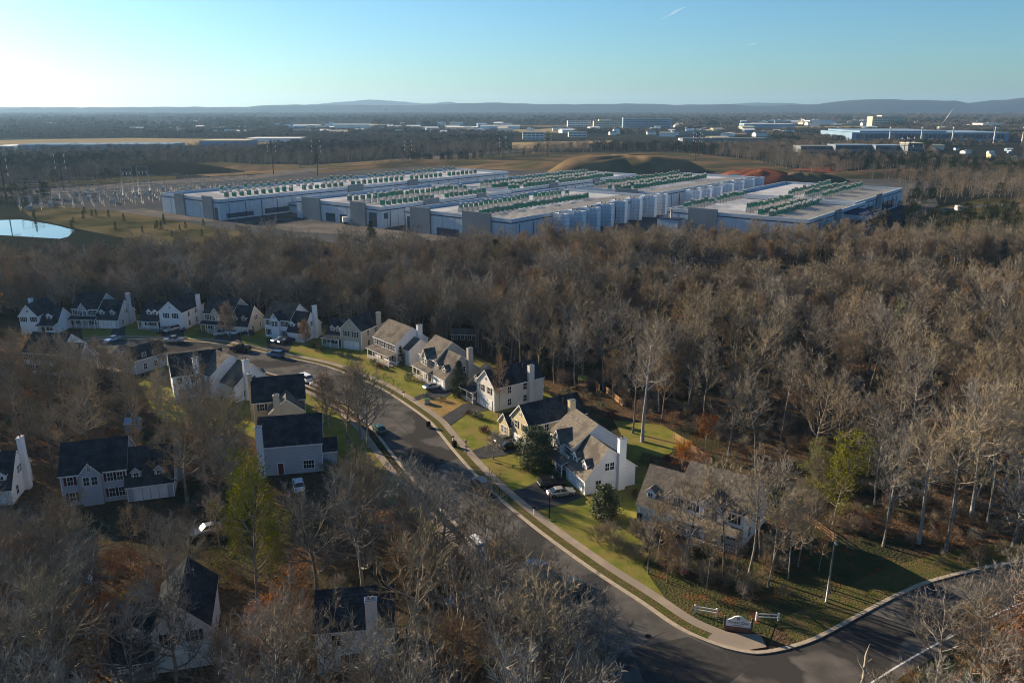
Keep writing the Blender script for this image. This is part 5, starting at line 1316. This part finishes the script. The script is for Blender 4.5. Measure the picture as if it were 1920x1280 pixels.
for k, (px, py, s) in enumerate([(1890,1285,1.0),(1852,1322,.9),(1915,1240,.8),(545,1205,1.0),(500,1262,.9),(455,1290,.8),(912,1128,.7),(1310,905,.7),(1278,880,.6)]):
    T('leafor0', px, py, s, 'small tree with rust-orange leaves, '+['rightmost at the bottom right corner','left one at the bottom right corner','upper one at the bottom right corner','right of the tall yellow-green tree foot','below the tall yellow-green tree','lower left of the tall yellow-green tree','by the left kerb under the foreground trees','behind the corner house near the rail fence','left of the other behind the corner house'][k], 'orange_leaved_tree', rz=k)
# snag
x, y = G(1612, 1300); o = thing('dead_snag', 'broken dead trunk with bare stubs at the bottom right edge of the road', 'dead tree', (x, y, 0))
b = MB(); b.tube([(0,0,0),(.2,0,2.5),(.1,0,5),(.3,0,6.4)],[.25,.2,.16,.05],7); b.tube([(.15,0,3),(-.6,.1,4.2),(-.8,.1,5)],[.1,.07,.02],5); b.tube([(.1,0,3.8),(.8,0,4.6)],[.08,.02],5); b.build('trunk', M['barkpale'], o)
# garden bushes
bl = [(700,684),(712,690),(724,694),(769,712),(800,745),(880,778),(890,782),(900,786),(905,808),(912,812),(1042,893),(1052,897),(1030,885),(1192,930),(1205,940),(1221,975),(1240,1000),(1262,1010),(1310,1040),(1330,1048),(505,640),(590,652),(600,658),(640,668),(655,671),(345,622),(380,630),(425,830),(430,860),(440,790),(610,880),(628,884),(830,752),(870,690),(1075,785),(1040,748),(1062,742),(1090,760),(1112,772),(1128,765),(1020,735),(1146,782),(1105,745),(1210,868),(1232,880),(1250,862),(1268,850)]
for k, (px, py) in enumerate(bl):
    red = k % 4 == 1
    T('bushred' if red else 'bush', px, py, rnd.uniform(.8, 1.5), ('dark red' if red else 'dark green')+' clipped bush at the foot of a house on the street', 'garden_bush', 'bush', rz=k*1.3, group='garden bushes, '+('red' if red else 'green'))
# undergrowth of the woods: low twiggy shrubs nobody could count
und = []
for k in range(3400):
    y = 55+170*rnd.random()**.8; x = rnd.uniform(-1, 1)*(.66*y+10); px, py = PX(x, y)
    if px < -50 or px > 1970 or py > 1500 or blocked(x, y, 0) or near_house(x, y, 1.5): continue
    if not (px > 960 or px < 470 or py > 1060): continue
    und.append((x, y, 0, rnd.uniform(0, 6.28), rnd.uniform(.4, .95), rnd.choice((0, 0, 0, 0, 1, 2))))
for k in range(60):       # shrubs round the corner house and along the verge
    px = rnd.uniform(1090, 1480); py = rnd.uniform(1000, 1120)
    x, y = G(px, py)
    if near_house(x, y, .5) or py > 985+(px-1080)*.36+30: continue
    und.append((x, y, 0, rnd.uniform(0, 6.28), rnd.uniform(.6, 1.1), 0))
gn_scatter('undergrowth', 'tangle of low bare shrubs and leafy saplings on the wood floor', 'undergrowth', und, ['shrub0', 'shrub1', 'bush'])
for k in range(900):
    x = rnd.uniform(-70, 30); y = rnd.uniform(58, 100); px, py = PX(x, y)
    if px > 1150 or py < 1040 or blocked(x, y, 0): continue
    und.append((x, y, 0, rnd.uniform(0, 6.28), rnd.uniform(1.0, 2.6), 2 if rnd.random() < .45 else 0))
for k in range(170):
    px = rnd.uniform(40, 460); py = rnd.uniform(384, 440)
    if py < 400 and px > 200 or py > 412 and px < 150: continue
    x, y = G(px, py); und.append((x, y, 0, rnd.uniform(0, 6.28), rnd.uniform(.8, 1.8), rnd.choice((0, 0, 2))))
for k in range(420):
    px = rnd.uniform(-60, 460); py = rnd.uniform(449, 535)
    x, y = G(px, py)
    if py < 452+max(0, px-160)*.02: continue
    und.append((x, y, 0, rnd.uniform(0, 6.28), rnd.uniform(1.0, 2.4), 0))
# fallen leaves and rough tussocks on the corner
# far woods beyond the campus
FIELDS = [wp([(100,395),(210,372),(330,345),(600,318),(950,300),(1200,312),(1400,318),(1540,325),(1704,346),(1700,392),(1640,420),(1600,440),(1400,455),(1200,462),(1050,470),(900,480),(800,475),(560,448),(420,432),(250,405)]), wp([(0,418),(190,430),(120,455),(-40,450)]), wp([(-700,262),(0,259),(560,258),(600,268),(480,282),(0,290),(-700,292)]), wp([(940,256),(1200,254),(1220,275),(940,282)]),
 wp([(-400,372),(0,358),(340,334),(480,326),(640,304),(1000,278),(1000,287),(640,317),(340,347),(0,374),(-400,398)]), wp([(60,400),(100,365),(300,345),(420,338),(420,350),(300,380),(210,398)]), wp([(860,306),(1000,292),(1080,286),(1260,285),(1400,300),(1500,322),(1400,335),(1000,320)]), wp([(1570,334),(1600,322),(1700,317),(1790,323),(1760,336)]), wp([(1700,395),(1800,375),(1960,375),(1960,392),(1750,420)]),
 wp([(270,330),(340,313),(560,309),(560,320),(300,335)]), wp([(-300,470),(-300,385),(110,380),(300,395),(430,425),(560,445),(700,470),(560,500),(300,490),(0,470)]), wp([(1580,262),(1920,262),(1920,272),(1580,272)]), wp([(1490,285),(1740,286),(1740,300),(1490,298)]), wp([(1740,276),(1920,272),(1920,312),(1760,310)]),
 wp([(540,232),(700,230),(700,248),(540,248)]), wp([(820,234),(990,234),(990,250),(820,250)]), wp([(1050,232),(1270,232),(1270,245),(1050,245)]), wp([(1380,230),(1640,226),(1640,246),(1380,246)]), wp([(1100,252),(1450,250),(1450,275),(1180,278)])]
far = []; rnd = random.Random(31)
def farpts(y0, y1, step, kinds, s0, s1, keep=1.0):
    yy = y0; 
    while yy < y1:
        st = step; half = .67*yy+20; n = int(2*half/st)
        for i in range(n):
            x = -half+(i+rnd.random())*st; y = yy+rnd.random()*st
            if rnd.random() > keep: continue
            px, py = PX(x, y)
            if any(inside(x, y, f) for f in FIELDS): continue
            if y < 600 and (py > edge_y(min(max(px, -399), 2399))-2): continue
            # clearings and clumps of their own
            v = math.sin(x*.0041+1.3)+math.sin(y*.0033+x*.002)+math.sin(x*.011+y*.007)*.6
            if y > 600 and v > 1.35: continue
            pine = math.sin(x*.013+2)*math.sin(y*.009) > .35
            k = kinds[2] if (pine and rnd.random() < .75) or rnd.random() < .06 else rnd.choice(kinds[:2])
            far.append((x, y, -.3, rnd.uniform(0, 6.28), rnd.uniform(s0, s1), k))
        yy += st
FIELDSHEETS = []
fr = random.Random(77)
for k in range(26):
    px = fr.uniform(-100, 1950); py = fr.uniform(221, 256); w = fr.uniform(60, 230)*(1 if py < 240 else .7); h = (py-206)*.07
    pl = [(px-w/2, py), (px+w*.1, py-h), (px+w/2, py-h*.4), (px+w*.4, py+h*.8), (px-w*.2, py+h)]
    FIELDS.append(wp(pl)); sheet('tan_field', pl, M['field'] if k % 3 else M['mound'], .3+k*.02)
farpts(345, 560, 8, (0, 1, 2), .55, .9, .7)
farpts(560, 1300, 8.5, (0, 1, 2), .6, 1.05, .95)
farpts(1300, 2600, 14, (3, 4, 5), .5, .85, .95)
farpts(2600, 8600, 42, (3, 4, 5), .9, 1.5)
print('far', len(far))
gn_scatter('far_woodland', 'far woods reading as dark bands across the plain to the hills', 'woods', far, ['far0', 'far1', 'far2', 'grove0', 'grove1', 'grove2'])
# young trees by the pond and lanes on the campus edge
for k in range(26):
    px = rnd.uniform(60, 420); py = 398+(px-60)*.09+rnd.uniform(-6, 30)
    x, y = G(px, py); tree('pine1', x, y, rnd.uniform(.25, .4), rnd.random()*6, 'small young evergreen planted on the grass bank above the pond', 'young evergreens on the pond bank', 'young_evergreen')
# ------------------------------------------------------------------ sky: faint vapour trail
def wisp(px, py, L, w, tilt, dens, label):
    d = 9000.0; u = (px-960)/F/math.cos(PITCH); zz = CAM_H+(202-py)/F*d*1.04
    b = MB(); n, k = 14, 8; vs = []
    for i in range(k+1):
        t = -1+2*i/k; rr = w*math.sqrt(max(0, 1-t*t))*(1+.3*math.sin(5*t+1))+.5
        for j in range(n): a = 2*math.pi*j/n; vs.append((t*L, rr*math.cos(a)*1.5, rr*math.sin(a)+6*math.sin(3*t)))
    b.poly(vs, [(i*n+j, i*n+(j+1) % n, (i+1)*n+(j+1) % n, (i+1)*n+j) for i in range(k) for j in range(n)]+[tuple(range(n))[::-1], tuple(k*n+j for j in range(n))], 0, True)
    m = bpy.data.materials.new('cloud_vapour'); m.use_nodes = True; t_ = m.node_tree; t_.nodes.clear(); out = t_.nodes.new('ShaderNodeOutputMaterial'); pv = t_.nodes.new('ShaderNodeVolumePrincipled')
    pv.inputs['Color'].default_value = (1, 1, 1, 1); pv.inputs['Density'].default_value = dens; pv.inputs['Anisotropy'].default_value = .3; t_.links.new(pv.outputs[0], out.inputs['Volume'])
    o = b.build('cloud', m, None, (u*d, d, zz)); o.rotation_euler = (0, tilt, 0); tag(o, label, 'cloud', kind='stuff')
wisp(1230, 50, 165, 13, -.42, .004, 'short white streak of cloud high in the blue sky'); wisp(1366, 99, 70, 9, 0, .003, 'tiny faint cloud below the white streak')
# ------------------------------------------------------------------ haze
HZ = 5.0e-5
m = bpy.data.materials.new('haze_air'); m.use_nodes = True; t_ = m.node_tree; t_.nodes.clear()
out = t_.nodes.new('ShaderNodeOutputMaterial'); pv = t_.nodes.new('ShaderNodeVolumePrincipled')
pv.inputs['Color'].default_value = (.40, .66, 1.0, 1); pv.inputs['Density'].default_value = HZ; pv.inputs['Anisotropy'].default_value = .3
t_.links.new(pv.outputs[0], out.inputs['Volume'])
b = MB(); b.box(-13500, 13500, -400, 14200, -40, 240); o = b.build('haze', m); tag(o, 'pale blue air haze over the plain', 'haze', kind='stuff')
o.display_type = 'WIRE'
